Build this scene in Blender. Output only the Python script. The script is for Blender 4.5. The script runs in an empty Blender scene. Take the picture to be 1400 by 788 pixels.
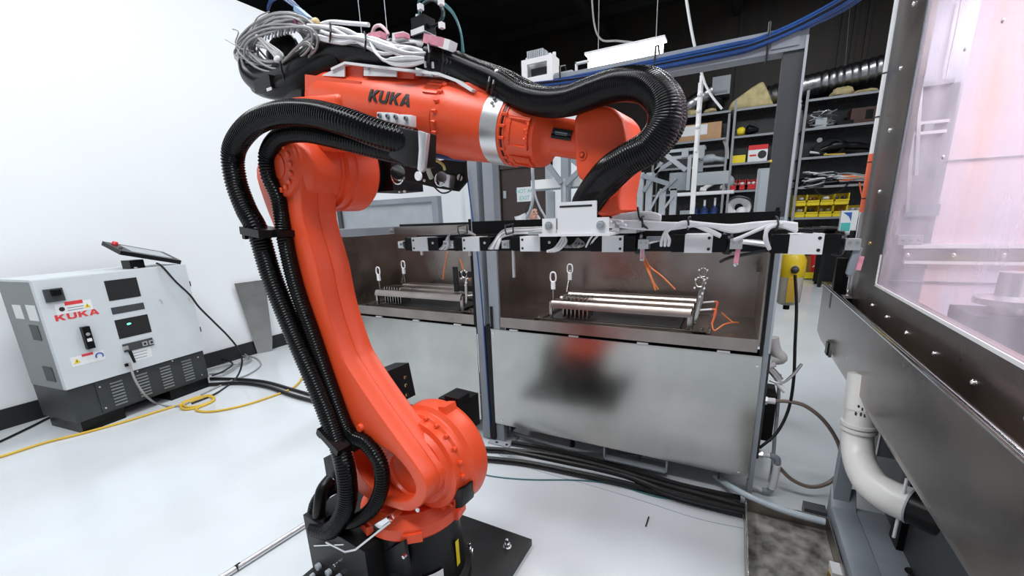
import bpy, bmesh, math, random
from mathutils import Vector, Matrix
random.seed(7)
SC = bpy.context.scene
COL = SC.collection
PI = math.pi
rad = math.radians

# ---------------------------------------------------------------- camera
H = 1.30
FPX, CX, CY = 571.37, 700.0, 443.3
def _cam_axes(yaw, pitch, roll):
    yaw, pitch, roll = rad(yaw), rad(pitch), rad(roll)
    a, b = math.cos(yaw), math.sin(yaw); cp, sp = math.cos(pitch), math.sin(pitch)
    F = Vector((b*cp, a*cp, -sp)); r = Vector((a, -b, 0)); u = r.cross(F)
    return (r*math.cos(roll)+u*math.sin(roll), u*math.cos(roll)-r*math.sin(roll), F)
CR, CU, CF = _cam_axes(-28.106, 14.3075, -2.134)
CAM = Vector((0, 0, H))
cd = bpy.data.cameras.new('camera'); cam = bpy.data.objects.new('camera', cd); COL.objects.link(cam)
cd.sensor_width = 36; cd.lens = FPX*36/1400; cd.shift_y = (CY-394)/1400; cd.clip_start = 0.02; cd.clip_end = 200
cam.matrix_world = Matrix(((CR.x, CU.x, -CF.x, CAM.x), (CR.y, CU.y, -CF.y, CAM.y), (CR.z, CU.z, -CF.z, CAM.z), (0, 0, 0, 1)))
SC.camera = cam

# ---------------------------------------------------------------- world, exposure, lamps
w = bpy.data.worlds.new('world'); SC.world = w; w.use_nodes = True
bg = w.node_tree.nodes['Background']; bg.inputs[0].default_value = (0.86, 0.93, 1.0, 1); bg.inputs[1].default_value = 0.20
SC.view_settings.view_transform = 'Standard'; SC.view_settings.look = 'None'
SC.view_settings.exposure = 0.43; SC.view_settings.gamma = 1.0; SC.view_settings.use_curve_mapping = False
def area(name, loc, sx, sy, power, rot=(0, 0, 0), col=(0.94, 0.97, 1.0)):
    l = bpy.data.lights.new(name, 'AREA'); l.shape = 'RECTANGLE'; l.size = sx; l.size_y = sy; l.energy = power; l.color = col
    o = bpy.data.objects.new(name, l); o.location = loc; o.rotation_euler = rot; COL.objects.link(o); return o
area('ceiling_lamp', (-2.6, 0.6, 4.4), 0.5, 3.2, 70)
area('ceiling_lamp', (-0.6, -0.8, 4.4), 3.2, 0.5, 92)
area('ceiling_lamp', (-2.3, 3.9, 4.6), 0.5, 2.4, 60)
area('ceiling_lamp', (1.6, 1.2, 4.4), 0.5, 2.8, 72)
area('ceiling_lamp', (0.8, 6.6, 5.0), 2.6, 0.5, 115)

# ---------------------------------------------------------------- points from picture coordinates on real planes
def ray(px, py): return CR*((px-CX)/FPX) + CU*(-(py-CY)/FPX) + CF
def onz(px, py, z=0.0): d = ray(px, py); return CAM + d*((z-H)/d.z)
def ony(px, py, y): d = ray(px, py); return CAM + d*(y/d.y)
def onx(px, py, x): d = ray(px, py); return CAM + d*(x/d.x)
def onpl(px, py, p0, n): d = ray(px, py); n = Vector(n); return CAM + d*((Vector(p0)-CAM).dot(n)/d.dot(n))

# ---------------------------------------------------------------- materials
def mat(name, col, rough=0.5, metal=0.0, var=0.08, scale=6.0, bump=0.0, bscale=60.0, rvar=0.0, stretch=(1, 1, 1), col2=None, spec=None, coat=0.0):
    m = bpy.data.materials.new(name); m.use_nodes = True; nt = m.node_tree; N = nt.nodes; L = nt.links
    b = N['Principled BSDF']; b.inputs['Metallic'].default_value = metal; b.inputs['Roughness'].default_value = rough
    if spec is not None: b.inputs['Specular IOR Level'].default_value = spec
    if coat: b.inputs['Coat Weight'].default_value = coat; b.inputs['Coat Roughness'].default_value = 0.12
    tc = N.new('ShaderNodeTexCoord'); mp = N.new('ShaderNodeMapping'); mp.inputs['Scale'].default_value = stretch
    L.new(tc.outputs['Object'], mp.inputs[0])
    no = N.new('ShaderNodeTexNoise'); no.inputs['Scale'].default_value = scale; no.inputs['Detail'].default_value = 5
    L.new(mp.outputs[0], no.inputs[0])
    cr = N.new('ShaderNodeValToRGB'); cr.color_ramp.elements[0].position = 0.34; cr.color_ramp.elements[1].position = 0.68
    c2 = col2 or tuple(max(0, c*(1-2*var)) for c in col)
    cr.color_ramp.elements[0].color = (*c2, 1); cr.color_ramp.elements[1].color = (*col, 1)
    L.new(no.outputs[0], cr.inputs[0]); L.new(cr.outputs[0], b.inputs['Base Color'])
    if rvar:
        mr = N.new('ShaderNodeMapRange'); mr.inputs[3].default_value = max(0.02, rough-rvar); mr.inputs[4].default_value = min(1, rough+rvar)
        L.new(no.outputs[0], mr.inputs[0]); L.new(mr.outputs[0], b.inputs['Roughness'])
    if bump:
        n2 = N.new('ShaderNodeTexNoise'); n2.inputs['Scale'].default_value = bscale; n2.inputs['Detail'].default_value = 3
        L.new(mp.outputs[0], n2.inputs[0]); bp = N.new('ShaderNodeBump'); bp.inputs['Strength'].default_value = bump; bp.inputs['Distance'].default_value = 0.004
        L.new(n2.outputs[0], bp.inputs['Height']); L.new(bp.outputs[0], b.inputs['Normal'])
    return m
def emit(name, col, s):
    m = bpy.data.materials.new(name); m.use_nodes = True; nt = m.node_tree
    b = nt.nodes['Principled BSDF']; b.inputs['Base Color'].default_value = (*col, 1)
    b.inputs['Emission Color'].default_value = (*col, 1); b.inputs['Emission Strength'].default_value = s
    return m
ORANGE = mat('orange_robot_paint', (0.86, 0.088, 0.024), 0.38, var=0.05, scale=3, bump=0.06, bscale=180, rvar=0.06)
BLACKP = mat('black_plastic', (0.006, 0.006, 0.0065), 0.32, var=0.2, scale=20, spec=0.25)
HOSE = mat('black_corrugated_hose', (0.004, 0.004, 0.0045), 0.20, var=0.2, scale=20, spec=0.22)
BLACKM = mat('black_cast_metal', (0.008, 0.008, 0.0085), 0.42, var=0.25, scale=14, bump=0.15, bscale=90, spec=0.3)
BLACKPLATE = mat('black_floor_plate', (0.006, 0.006, 0.0065), 0.35, col2=(0.018, 0.018, 0.019), scale=9, bump=0.1, rvar=0.12, spec=0.3)
WALL = mat('white_drywall', (0.86, 0.88, 0.90), 0.7, var=0.015, scale=1.3, bump=0.05, bscale=40)
FLOOR = mat('grey_epoxy_floor', (0.66, 0.70, 0.73), 0.16, col2=(0.60, 0.63, 0.65), scale=1.6, bump=0.03, bscale=5, rvar=0.05, spec=0.5)
BASEB = mat('black_rubber_baseboard', (0.012, 0.012, 0.013), 0.5)
STEEL = mat('brushed_stainless', (0.50, 0.49, 0.47), 0.24, 1.0, col2=(0.40, 0.39, 0.37), scale=5, bump=0.05, bscale=160, rvar=0.08)
STEELW = mat('worn_stainless_panel', (0.56, 0.56, 0.53), 0.20, 1.0, col2=(0.43, 0.43, 0.40), scale=3.2, bump=0.05, bscale=9, rvar=0.10)
STEELB = mat('stained_brown_stainless', (0.42, 0.375, 0.345), 0.30, 1.0, col2=(0.30, 0.262, 0.238), scale=4.5, bump=0.06, bscale=120, rvar=0.09)
CHROME = mat('bright_chrome', (0.85, 0.85, 0.86), 0.12, 1.0, var=0.03)
ALU = mat('satin_aluminium', (0.80, 0.80, 0.81), 0.34, 0.9, var=0.06, scale=12)
GREYP = mat('grey_painted_steel', (0.27, 0.30, 0.335), 0.42, var=0.08, scale=5)
GREYD = mat('dark_grey_painted_steel', (0.055, 0.06, 0.065), 0.42, var=0.08, scale=6)
GREYL = mat('light_grey_painted_steel', (0.40, 0.43, 0.46), 0.45, var=0.06)
CABW = mat('white_cabinet_paint', (0.62, 0.66, 0.68), 0.42, var=0.03, scale=3)
CABG = mat('grey_green_cabinet_paint', (0.20, 0.215, 0.21), 0.35, var=0.06, scale=3)
CABD = mat('charcoal_cabinet_paint', (0.036, 0.042, 0.045), 0.45, var=0.08)
WHITE = mat('white_plastic', (0.80, 0.80, 0.81), 0.4, var=0.03)
WCABLE = mat('white_cable_jacket', (0.78, 0.77, 0.79), 0.38, var=0.05, scale=20)
GCABLE = mat('grey_cable_jacket', (0.36, 0.35, 0.345), 0.42, var=0.12, scale=20)
BCABLE = mat('blue_cable_jacket', (0.02, 0.075, 0.26), 0.35, var=0.2, scale=9)
BLACKC = mat('black_cable_jacket', (0.007, 0.007, 0.0075), 0.38, var=0.2, scale=20)
YELLOWC = mat('yellow_cable_jacket', (0.72, 0.47, 0.05), 0.42, var=0.08)
TEALC = mat('teal_cable_jacket', (0.05, 0.17, 0.19), 0.35, var=0.1)
ORC = mat('orange_air_hose', (0.85, 0.24, 0.07), 0.4, var=0.08)
BROWNH = mat('brown_clear_hose', (0.24, 0.19, 0.16), 0.3, var=0.1)
CLEARH = mat('pale_blue_hose', (0.46, 0.53, 0.58), 0.25, var=0.08)
PINK = mat('pink_tag', (0.85, 0.33, 0.42), 0.5, var=0.15, scale=60)
RED = mat('red_plastic', (0.72, 0.02, 0.025), 0.35, var=0.06)
YELLOW = mat('yellow_plastic', (0.86, 0.66, 0.02), 0.35, var=0.05)
BLUE = mat('blue_print', (0.03, 0.12, 0.45), 0.4, var=0.06)
GREENT = mat('teal_print', (0.10, 0.55, 0.50), 0.4, var=0.1)
CARD = mat('brown_cardboard', (0.52, 0.31, 0.17), 0.8, var=0.06, scale=8)
BURLAP = mat('tan_insulation', (0.60, 0.50, 0.26), 0.9, col2=(0.40, 0.33, 0.17), scale=7, bump=0.6, bscale=22)
DOORM = mat('dark_brown_door', (0.045, 0.026, 0.023), 0.45, var=0.06)
PANELB = mat('dark_brown_plywood', (0.016, 0.009, 0.004), 0.6, var=0.25, scale=1.2, stretch=(6, 1, 0.6))
CEIL = mat('black_ceiling_deck', (0.009, 0.009, 0.0095), 0.6, var=0.15)
SHELFM = mat('black_shelf_steel', (0.028, 0.029, 0.031), 0.26, var=0.1, rvar=0.08)
SHELFE = mat('grey_shelf_edge', (0.28, 0.29, 0.31), 0.4, var=0.06)
FOIL = mat('crinkled_foil_duct', (0.42, 0.42, 0.44), 0.32, 1.0, var=0.2, scale=9, bump=0.6, bscale=22)
PVC = mat('white_pvc_pipe', (0.80, 0.79, 0.76), 0.32, var=0.04)
REDTXT = mat('red_print', (0.70, 0.045, 0.05), 0.5, var=0.03)
BLACKTXT = mat('black_print', (0.012, 0.012, 0.013), 0.5)
LABELW = mat('white_label', (0.78, 0.79, 0.80), 0.5, var=0.03)
SKIN = mat('skin', (0.62, 0.34, 0.26), 0.55, var=0.05)
HAIR = mat('dark_hair', (0.014, 0.011, 0.010), 0.6)
SHIRT = mat('white_shirt', (0.75, 0.75, 0.77), 0.8)
BRASS = mat('brass', (0.72, 0.52, 0.22), 0.25, 1.0, var=0.05)
LED = emit('led_diffuser', (1.0, 0.95, 0.90), 9.0)
GREENLED = emit('green_led', (0.10, 0.85, 0.55), 2.5)
WARM = mat('orange_tag', (0.85, 0.16, 0.07), 0.45, var=0.05)
SCREEN = mat('pendant_screen', (0.32, 0.35, 0.38), 0.10, var=0.04, spec=0.8)
MURK = mat('murky_rinse_water', (0.075, 0.07, 0.06), 0.10, col2=(0.42, 0.40, 0.36), scale=16, bump=0.12, bscale=24)
GREASE = mat('brownish_bin_liner', (0.30, 0.12, 0.03), 0.5)
RUST = mat('deep_orange_ring', (0.42, 0.035, 0.012), 0.45)

def acrylic():
    m = bpy.data.materials.new('hazy_acrylic'); m.use_nodes = True; nt = m.node_tree; N = nt.nodes; L = nt.links
    out = N['Material Output']; N.remove(N['Principled BSDF'])
    tr = N.new('ShaderNodeBsdfTransparent'); tr.inputs[0].default_value = (0.93, 0.93, 0.97, 1)
    gl = N.new('ShaderNodeBsdfGlossy'); gl.inputs['Roughness'].default_value = 0.16
    df = N.new('ShaderNodeBsdfTranslucent'); df.inputs[0].default_value = (0.80, 0.76, 0.86, 1)
    d2 = N.new('ShaderNodeBsdfDiffuse'); d2.inputs[0].default_value = (0.86, 0.82, 0.90, 1)
    tc = N.new('ShaderNodeTexCoord'); mp = N.new('ShaderNodeMapping'); mp.inputs['Scale'].default_value = (1, 2.2, 0.7); L.new(tc.outputs['Object'], mp.inputs[0])
    no = N.new('ShaderNodeTexNoise'); no.inputs['Scale'].default_value = 3.0; no.inputs['Detail'].default_value = 6; L.new(mp.outputs[0], no.inputs[0])
    mr = N.new('ShaderNodeMapRange'); mr.inputs[1].default_value = 0.3; mr.inputs[2].default_value = 0.7; mr.inputs[3].default_value = 0.08; mr.inputs[4].default_value = 0.34
    L.new(no.outputs[0], mr.inputs[0])
    hz = N.new('ShaderNodeMixShader'); hz.inputs[0].default_value = 0.5; L.new(df.outputs[0], hz.inputs[1]); L.new(d2.outputs[0], hz.inputs[2])
    m1 = N.new('ShaderNodeMixShader'); L.new(mr.outputs[0], m1.inputs[0]); L.new(tr.outputs[0], m1.inputs[1]); L.new(hz.outputs[0], m1.inputs[2])
    m2 = N.new('ShaderNodeMixShader'); m2.inputs[0].default_value = 0.14; L.new(m1.outputs[0], m2.inputs[1]); L.new(gl.outputs[0], m2.inputs[2])
    L.new(m2.outputs[0], out.inputs[0]); return m
ACRYL = acrylic()

# ---------------------------------------------------------------- mesh builder
ORG = {}
def V(*a): return Vector(a[0]) if len(a) == 1 else Vector(a)
def smooth_path(pts, step=None, n=8, closed=False):
    pts = [V(p) for p in pts]; out = []; k = len(pts)
    rng = range(k if closed else k-1)
    for i in rng:
        if closed: p0, p1, p2, p3 = pts[(i-1) % k], pts[i], pts[(i+1) % k], pts[(i+2) % k]
        else: p0, p1, p2, p3 = pts[max(i-1, 0)], pts[i], pts[i+1], pts[min(i+2, k-1)]
        m = n if step is None else max(2, int((p2-p1).length/step))
        for j in range(m):
            t = j/m
            out.append(0.5*((2*p1)+(p2-p0)*t+(2*p0-5*p1+4*p2-p3)*t*t+(3*p1-p0-3*p2+p3)*t**3))
    if not closed: out.append(pts[-1].copy())
    return out
def resample(pts, step):
    out = [pts[0].copy()]; acc = 0
    for a, b in zip(pts, pts[1:]):
        d = (b-a).length
        if d < 1e-9: continue
        pos = step-acc
        while pos <= d:
            out.append(a.lerp(b, pos/d)); pos += step
        acc = (acc+d) % step if d > 0 else acc
        acc = d-(pos-step)
    return out
class MB:
    def __init__(s, T=None): s.bm = bmesh.new(); s.T = T
    def _fin(s, vs):
        if s.T is not None:
            for v in vs: v.co = s.T @ v.co
    def _bevel(s, faces, b, seg=2, ang=0.5):
        if b <= 0: return
        es = set(e for f in faces for e in f.edges)
        es = [e for e in es if len(e.link_faces) == 2 and e.calc_face_angle(0) > ang]
        bmesh.ops.bevel(s.bm, geom=es, offset=b, segments=seg, affect='EDGES', profile=0.5, clamp_overlap=True)
    def box(s, c, sz, R=None, b=0.0, seg=2):
        c = V(c); x, y, z = sz[0]/2, sz[1]/2, sz[2]/2; vs = []
        for dx, dy, dz in ((-x,-y,-z),(x,-y,-z),(x,y,-z),(-x,y,-z),(-x,-y,z),(x,-y,z),(x,y,z),(-x,y,z)):
            p = V(dx, dy, dz)
            if R is not None: p = R @ p
            vs.append(s.bm.verts.new(c+p))
        s._fin(vs)
        fs = [s.bm.faces.new([vs[i] for i in f]) for f in ((3,2,1,0),(4,5,6,7),(0,1,5,4),(1,2,6,5),(2,3,7,6),(3,0,4,7))]
        s._bevel(fs, b, seg); return s
    def bx(s, x0, x1, y0, y1, z0, z1, b=0.0):
        return s.box(((x0+x1)/2, (y0+y1)/2, (z0+z1)/2), (abs(x1-x0), abs(y1-y0), abs(z1-z0)), None, b)
    def bar(s, p0, p1, wd, ht, up=(0, 0, 1), b=0.0):
        p0, p1 = V(p0), V(p1); d = (p1-p0); L = d.length; d.normalize(); up = V(up)
        if abs(d.dot(up)) > 0.99: up = V(1, 0, 0)
        sd = d.cross(up).normalized(); u2 = sd.cross(d)
        R = Matrix((sd, d, u2)).transposed()
        return s.box((p0+p1)/2, (wd, L, ht), R, b)
    def ring_loop(s, c, ax, up, r, n):
        return [c+(up*math.cos(2*PI*i/n)+ax.cross(up)*math.sin(2*PI*i/n))*r for i in range(n)]
    def lathe(s, o, ax, prof, n=28, cap0=True, cap1=True):
        o, ax = V(o), V(ax).normalized(); up = ax.orthogonal().normalized(); rings = []
        for t, r in prof:
            rings.append([s.bm.verts.new(p) for p in s.ring_loop(o+ax*t, ax, up, max(r, 1e-4), n)])
        for rg in rings: s._fin(rg)
        for a, b2 in zip(rings, rings[1:]):
            for i in range(n): s.bm.faces.new((a[i], a[(i+1) % n], b2[(i+1) % n], b2[i]))
        if cap0: s.bm.faces.new(rings[0][::-1])
        if cap1: s.bm.faces.new(rings[-1])
        return s
    def cyl(s, p0, p1, r, r2=None, n=20, ch=0.0):
        p0, p1 = V(p0), V(p1); L = (p1-p0).length; r2 = r if r2 is None else r2
        pr = [(0, r), (L, r2)] if ch <= 0 else [(0, r-ch), (ch, r), (L-ch, r2), (L, r2-ch)]
        return s.lathe(p0, p1-p0, pr, n)
    def tube(s, pts, r, n=8, closed=False):
        pts = [V(p) for p in pts]; k = len(pts)
        if k < 2: return s
        rr = r if isinstance(r, (list, tuple)) else [r]*k
        def tan(i):
            if closed: return (pts[(i+1) % k]-pts[(i-1) % k]).normalized()
            return (pts[min(i+1, k-1)]-pts[max(i-1, 0)]).normalized()
        t0 = tan(0); up = t0.orthogonal().normalized(); rings = []
        for i in range(k):
            t = tan(i); up = (up-t*up.dot(t))
            up = up.normalized() if up.length > 1e-6 else t.orthogonal().normalized()
            rings.append([s.bm.verts.new(p) for p in s.ring_loop(pts[i], t, up, rr[i], n)])
        for rg in rings: s._fin(rg)
        pr = list(zip(rings, rings[1:]))
        for a, b2 in pr:
            for i in range(n): s.bm.faces.new((a[i], a[(i+1) % n], b2[(i+1) % n], b2[i]))
        if closed:
            a, b2 = rings[-1], rings[0]
            off = min(range(n), key=lambda q: (a[0].co-b2[q].co).length)
            for i in range(n): s.bm.faces.new((a[i], a[(i+1) % n], b2[(i+1+off) % n], b2[(i+off) % n]))
        else: s.bm.faces.new(rings[0][::-1]); s.bm.faces.new(rings[-1])
        return s
    def ribbed(s, pts, r, pitch=0.009, depth=0.0032, n=16):
        p = resample(smooth_path(pts, n=24), pitch/4)
        rr = [r-depth*(0 if i % 4 in (0, 1) else 1) for i in range(len(p))]
        return s.tube(p, rr, n)
    def prism(s, poly, vec, b=0.0, seg=2, ang=0.5):
        vec = V(vec); a = [s.bm.verts.new(V(p)) for p in poly]; c = [s.bm.verts.new(V(p)+vec) for p in poly]
        s._fin(a); s._fin(c); n = len(poly)
        fs = [s.bm.faces.new(a[::-1]), s.bm.faces.new(c)]
        for i in range(n): fs.append(s.bm.faces.new((a[i], a[(i+1) % n], c[(i+1) % n], c[i])))
        bmesh.ops.recalc_face_normals(s.bm, faces=fs)
        s._bevel(fs, b, seg, ang); return s
    def ball(s, c, r, sc=(1, 1, 1), u=14, v=9):
        g = bmesh.ops.create_uvsphere(s.bm, u_segments=u, v_segments=v, radius=r)
        for q in g['verts']: q.co = V(c)+V(q.co.x*sc[0], q.co.y*sc[1], q.co.z*sc[2])
        s._fin(g['verts']); return s
    def build(s, name, m, parent=None, smooth=True, angle=38, recalc=True):
        if recalc: bmesh.ops.recalc_face_normals(s.bm, faces=s.bm.faces[:])
        o0 = V(0, 0, 0); root = parent
        while root is not None and root.parent is not None: root = root.parent
        if root is not None: o0 = ORG.get(root.name, V(0, 0, 0))
        elif s.bm.verts:
            xs = [v.co for v in s.bm.verts]
            o0 = V(sum((min(c[i] for c in xs)+max(c[i] for c in xs))/2*(1 if j == i else 0) for i in (j,)) if j < 2 else min(c[2] for c in xs) for j in range(3))
        for v in s.bm.verts: v.co -= o0
        me = bpy.data.meshes.new(name); s.bm.to_mesh(me); s.bm.free()
        if smooth:
            me.polygons.foreach_set('use_smooth', [True]*len(me.polygons)); me.set_sharp_from_angle(angle=rad(angle))
        me.materials.append(m)
        o = bpy.data.objects.new(name, me); COL.objects.link(o)
        if parent is not None: o.parent = parent
        else: o.location = o0; ORG[o.name] = o0
        return o
def thing(name, label, cat, loc=(0, 0, 0), group=None):
    o = bpy.data.objects.new(name, None); COL.objects.link(o); o.location = loc; o.empty_display_size = 0.1
    o['label'] = label; o['category'] = cat
    if group: o['group'] = group
    ORG[o.name] = V(loc); return o
def tag(o, label, cat, group=None):
    o['label'] = label; o['category'] = cat
    if group: o['group'] = group
    return o
def struct(o): o['kind'] = 'structure'; return o
def copy_thing(src, dloc, label, rotz=0.0):
    def cp(o, par):
        c = o.copy(); COL.objects.link(c); c.parent = par
        for ch in o.children: cp(ch, c)
        return c
    r = cp(src, None); r.location = V(src.location)+V(dloc); r.rotation_euler = (0, 0, src.rotation_euler[2]+rotz); r['label'] = label
    ORG[r.name] = V(r.location); return r
def text_mesh(body, size, depth=0.001):
    cu = bpy.data.curves.new('t', 'FONT'); cu.body = body; cu.size = size; cu.extrude = depth/2; cu.align_x = 'CENTER'; cu.align_y = 'CENTER'
    o = bpy.data.objects.new('t', cu); COL.objects.link(o)
    me = bpy.data.meshes.new_from_object(o.evaluated_get(bpy.context.evaluated_depsgraph_get()))
    bpy.data.objects.remove(o); return me
def put_text(body, size, o, ux, uy, m, name, parent, depth=0.001):
    me = text_mesh(body, size, depth); ux, uy = V(ux).normalized(), V(uy).normalized(); nz = ux.cross(uy); b = MB(); b.bm.from_mesh(me)
    for v in b.bm.verts: c = v.co.copy(); v.co = V(o)+ux*c.x+uy*c.y+nz*c.z
    return b.build(name, m, parent, smooth=False, recalc=False)
# bold block letters K, U, A as polygons (x, y) in a 1 x 1 cell, second list = hole
LET = {'K': ([(0,0),(.27,0),(.27,.34),(.40,.42),(.70,0),(1.03,0),(.61,.58),(1.0,1),(.66,1),(.27,.60),(.27,1),(0,1)], None),
       'U': ([(0,1),(0,.30),(.06,.10),(.22,0),(.78,0),(.94,.10),(1,.30),(1,1),(.73,1),(.73,.36),(.68,.25),(.60,.22),(.40,.22),(.32,.25),(.27,.36),(.27,1)], None),
       'A': ([(-.04,0),(.25,0),(.31,.18),(.69,.18),(.75,0),(1.04,0),(.65,1),(.35,1)], [(.38,.38),(.50,.74),(.62,.38)])}
def word(body, o, ux, uy, nz, wch, hch, gap, depth, mb):
    """block lettering laid out along ux from the corner o"""
    o, ux, uy, nz = V(o), V(ux), V(uy), V(nz)
    for i, ch in enumerate(body):
        out, hole = LET[ch]
        poly = list(out)
        if hole:
            poly = [(-.04,0),(.25,0),(.31,.18),(.69,.18),(.75,0),(1.04,0),(.65,1),(.5,1),(.5,.74),(.62,.38),(.38,.38),(.5,.7401),(.4999,1),(.35,1)]
        mb.prism([o+ux*(i*(wch+gap)+x*wch)+uy*(y*hch) for x, y in poly], nz*depth)
    return mb
def screw(mb, p, ax, r=0.004, h=0.003, n=6):
    mb.cyl(V(p), V(p)+V(ax).normalized()*h, r, n=n); return mb
# ================================================================ SETTING
WX, BY, SY, PY = -4.4, 6.6, 9.3, 10.15      # left wall, back wall, shelf front, panelled wall
struct(MB().bx(-18, 6, -4, 10.3, -0.06, 0).build('floor', FLOOR))
struct(MB().bx(WX-0.14, WX, -4, BY+0.14, 0, 3.40).build('wall_left', WALL))
struct(MB().bx(WX, -2.08, BY, BY+0.14, 0, 3.0).build('wall_back', WALL))
struct(MB().bx(-18, 6, PY, PY+0.1, 0, 5.3).build('wall_far', PANELB))
struct(MB().bx(WX, WX+0.012, -4, BY, 0, 0.14, 0.003).build('baseboard_left', BASEB))
struct(MB().bx(WX+0.012, -3.80, BY-0.012, BY, 0, 0.14, 0.003).build('baseboard_back', BASEB))
ce = struct(MB().bx(-18, 6, -4, 10.3, 5.3, 5.4).build('ceiling', CEIL))
for i in range(9):
    MB().bx(-18, 6, -2.6+i*1.5, -2.52+i*1.5, 5.12, 5.29).build('purlin', CEIL, ce)
for i in range(5):
    MB().bx(-5.2+i*2.4, -5.05+i*2.4, -4, 10.2, 4.86, 5.12).build('roof_beam', CEIL, ce)
sp = [onz(640, 598), onz(712, 636), onz(800, 662), onz(880, 686), onz(955, 710), onz(1030, 726), onz(1140, 752)]
struct(MB().tube([V(p.x, p.y, 0.0004) for p in smooth_path(sp, n=6)], 0.0012, 5).build('trim_1', GREYP))
# brown door with its frame and sign
dr = struct(MB().bx(-3.60, -2.78, BY-0.05, BY-0.004, 0.01, 2.08, 0.004).build('door_1', DOORM))
for x0, x1, z0, z1 in ((-3.70,-3.605,0,2.17), (-2.775,-2.68,0,2.17), (-3.70,-2.68,2.085,2.17)):
    MB().bx(x0, x1, BY-0.09, BY-0.002, z0, z1, 0.004).build('door_frame', DOORM if x0 < -3.5 and z0 < 1 else GREYL if z0 < 1 else DOORM, dr)
MB().bx(-3.56, -3.51, BY-0.075, BY-0.05, 1.62, 1.74, 0.004).build('hinge', GREYL, dr)
sg = MB().bx(-3.31, -3.01, BY-0.055, BY-0.05, 1.55, 1.78, 0.001).build('exit_sign', LABELW, dr)
put_text('NOT AN', 0.085, (-3.16, BY-0.0565, 1.715), (1,0,0), (0,0,1), GREENT, 'sign_lettering', sg)
put_text('EXIT', 0.095, (-3.17, BY-0.0565, 1.605), (1,0,0), (0,0,1), GREENT, 'sign_lettering', sg)

# ================================================================ OVERHEAD BEAM, LAMP, CABLE TRAY
FY = 1.93                                    # plane of the tank fronts
b0 = thing('frame_beam', 'grey square steel beam spanning overhead with blue cables tied along it', 'beam', (-1.2, FY, 1.83))
MB().bx(-1.27, 0.165, FY, FY+0.075, 1.832, 1.905, 0.004).build('tube', GREYP, b0)
for k in range(3):
    x = (-0.74, -0.34, 0.045)[k]
    MB().tube([(x, FY-0.012, 1.825), (x, FY-0.014, 1.93), (x, FY+0.05, 1.95), (x, FY+0.085, 1.92), (x, FY+0.085, 1.825)], 0.004, 6, True).build('cable_tie', BLACKC, b0)
bl = thing('blue_cable_bundle', 'bundle of blue network cables lying along the overhead grey beam', 'cables', (-0.3, FY, 1.9))
for k in range(11):
    oy, oz = random.uniform(-0.014, 0.05), random.uniform(0, 0.032)
    pts = [(-1.35, FY+oy, 1.915+oz), (-0.9, FY+oy-0.006, 1.872+oz*0.9), (-0.55, FY-0.010+oy*0.15, 1.852+oz), (-0.1, FY-0.010+oy*0.15, 1.850+oz*1.2), (0.03, FY-0.01+oy*0.3, 1.862+oz),
           (0.18, FY-0.02+oy*.5, 1.90+oz*1.1), (0.30, FY-0.1+oy, 1.935+oz*1.3), (0.46+oz, FY-0.35+oy, 2.02+oz), (0.7+oz, FY-0.8+oy, 2.25+oz)]
    MB().tube(smooth_path(pts, n=8), 0.0052, 6).build('cable', BCABLE if k != 4 else BLACKC, bl)
# hanging strip lamp (its own light comes from the diffuser)
p, q = ony(806, 88, 3.1), ony(905, 74, 3.1)
lp = thing('strip_lamp', 'glowing white LED strip lamp hanging beneath the black ceiling', 'lamp', (p+q)/2)
zl = (p.z+q.z)/2
MB().bx(p.x, q.x, 3.06, 3.14, zl-0.06, zl+0.06, 0.03).build('diffuser', LED, lp)
MB().bx(p.x-0.02, q.x+0.02, 3.05, 3.15, zl+0.061, zl+0.075, 0.004).build('housing', WHITE, lp)
for x in (p.x+0.06, q.x-0.04):
    MB().cyl((x, 3.1, zl+0.07), (x, 3.1, 5.3), 0.003, n=6).build('suspension_wire', GCABLE, lp)
c = [ony(881, 71, 3.1), ony(872, 60, 3.1), ony(845, 56, 3.1), ony(822, 54, 3.1), ony(812, 30, 3.1), ony(808, -30, 3.1)]
MB().tube(smooth_path(c, n=8), 0.006, 6).build('power_cord', GCABLE, lp)
# white box with bracket on the beam
jb = thing('junction_box', 'white open-fronted junction box standing on the overhead grey beam', 'box', (-0.86, FY+0.02, 1.905))
def bp(px, py, y=FY): return ony(px, py, y)
a, b2 = bp(714, 84), bp(757, 113); x0, x1, z0, z1 = a.x, b2.x, 1.88, a.z
for (u0, u1, v0, v1) in ((0, 1, 0, .30), (0, 1, .80, 1), (0, .18, .3, .8), (.82, 1, .3, .8)):
    MB().bx(x0+(x1-x0)*u0, x0+(x1-x0)*u1, FY-0.01, FY, z0+(z1-z0)*v0, z0+(z1-z0)*v1, 0.001).build('face_panel', WHITE, jb)
MB().bx(x0, x1, FY+0.062, FY+0.07, z0, z1).build('back_panel', LABELW, jb)
MB().bx(x1-0.006, x1, FY, FY+0.062, z0, z1).build('side_panel', WHITE, jb)
MB().bx(x0, x0+0.006, FY, FY+0.062, z0, z1).build('side_panel', WHITE, jb)
MB().bx(x0+.03, x1-.03, FY+0.03, FY+0.05, z0+.03, z1-.03, .004).build('inner_part', GREYD, jb)
t = MB()
for i in range(9):
    t.bx(x0+0.024+i*0.009, x0+0.030+i*0.009, FY+0.0, FY+0.05, z1-0.002, z1+0.035, 0.001)
t.bx(x0+0.02, x0+0.11, FY+0.01, FY+0.04, z1-0.002, z1+0.03); t.build('finned_cap', GREYL, jb)
for x in (x0+.012, x1-.03, x1-.008): MB().cyl((x, FY+.03, z1-.002), (x, FY+.03, z1+.018), .008, n=10).build('stud', LABELW, jb)
a = bp(781, 103)
MB().bx(x1-.002, a.x, FY+.01, FY+.05, 1.904, 1.915, .001).build('mount_plate', GREYL, jb)
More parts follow.
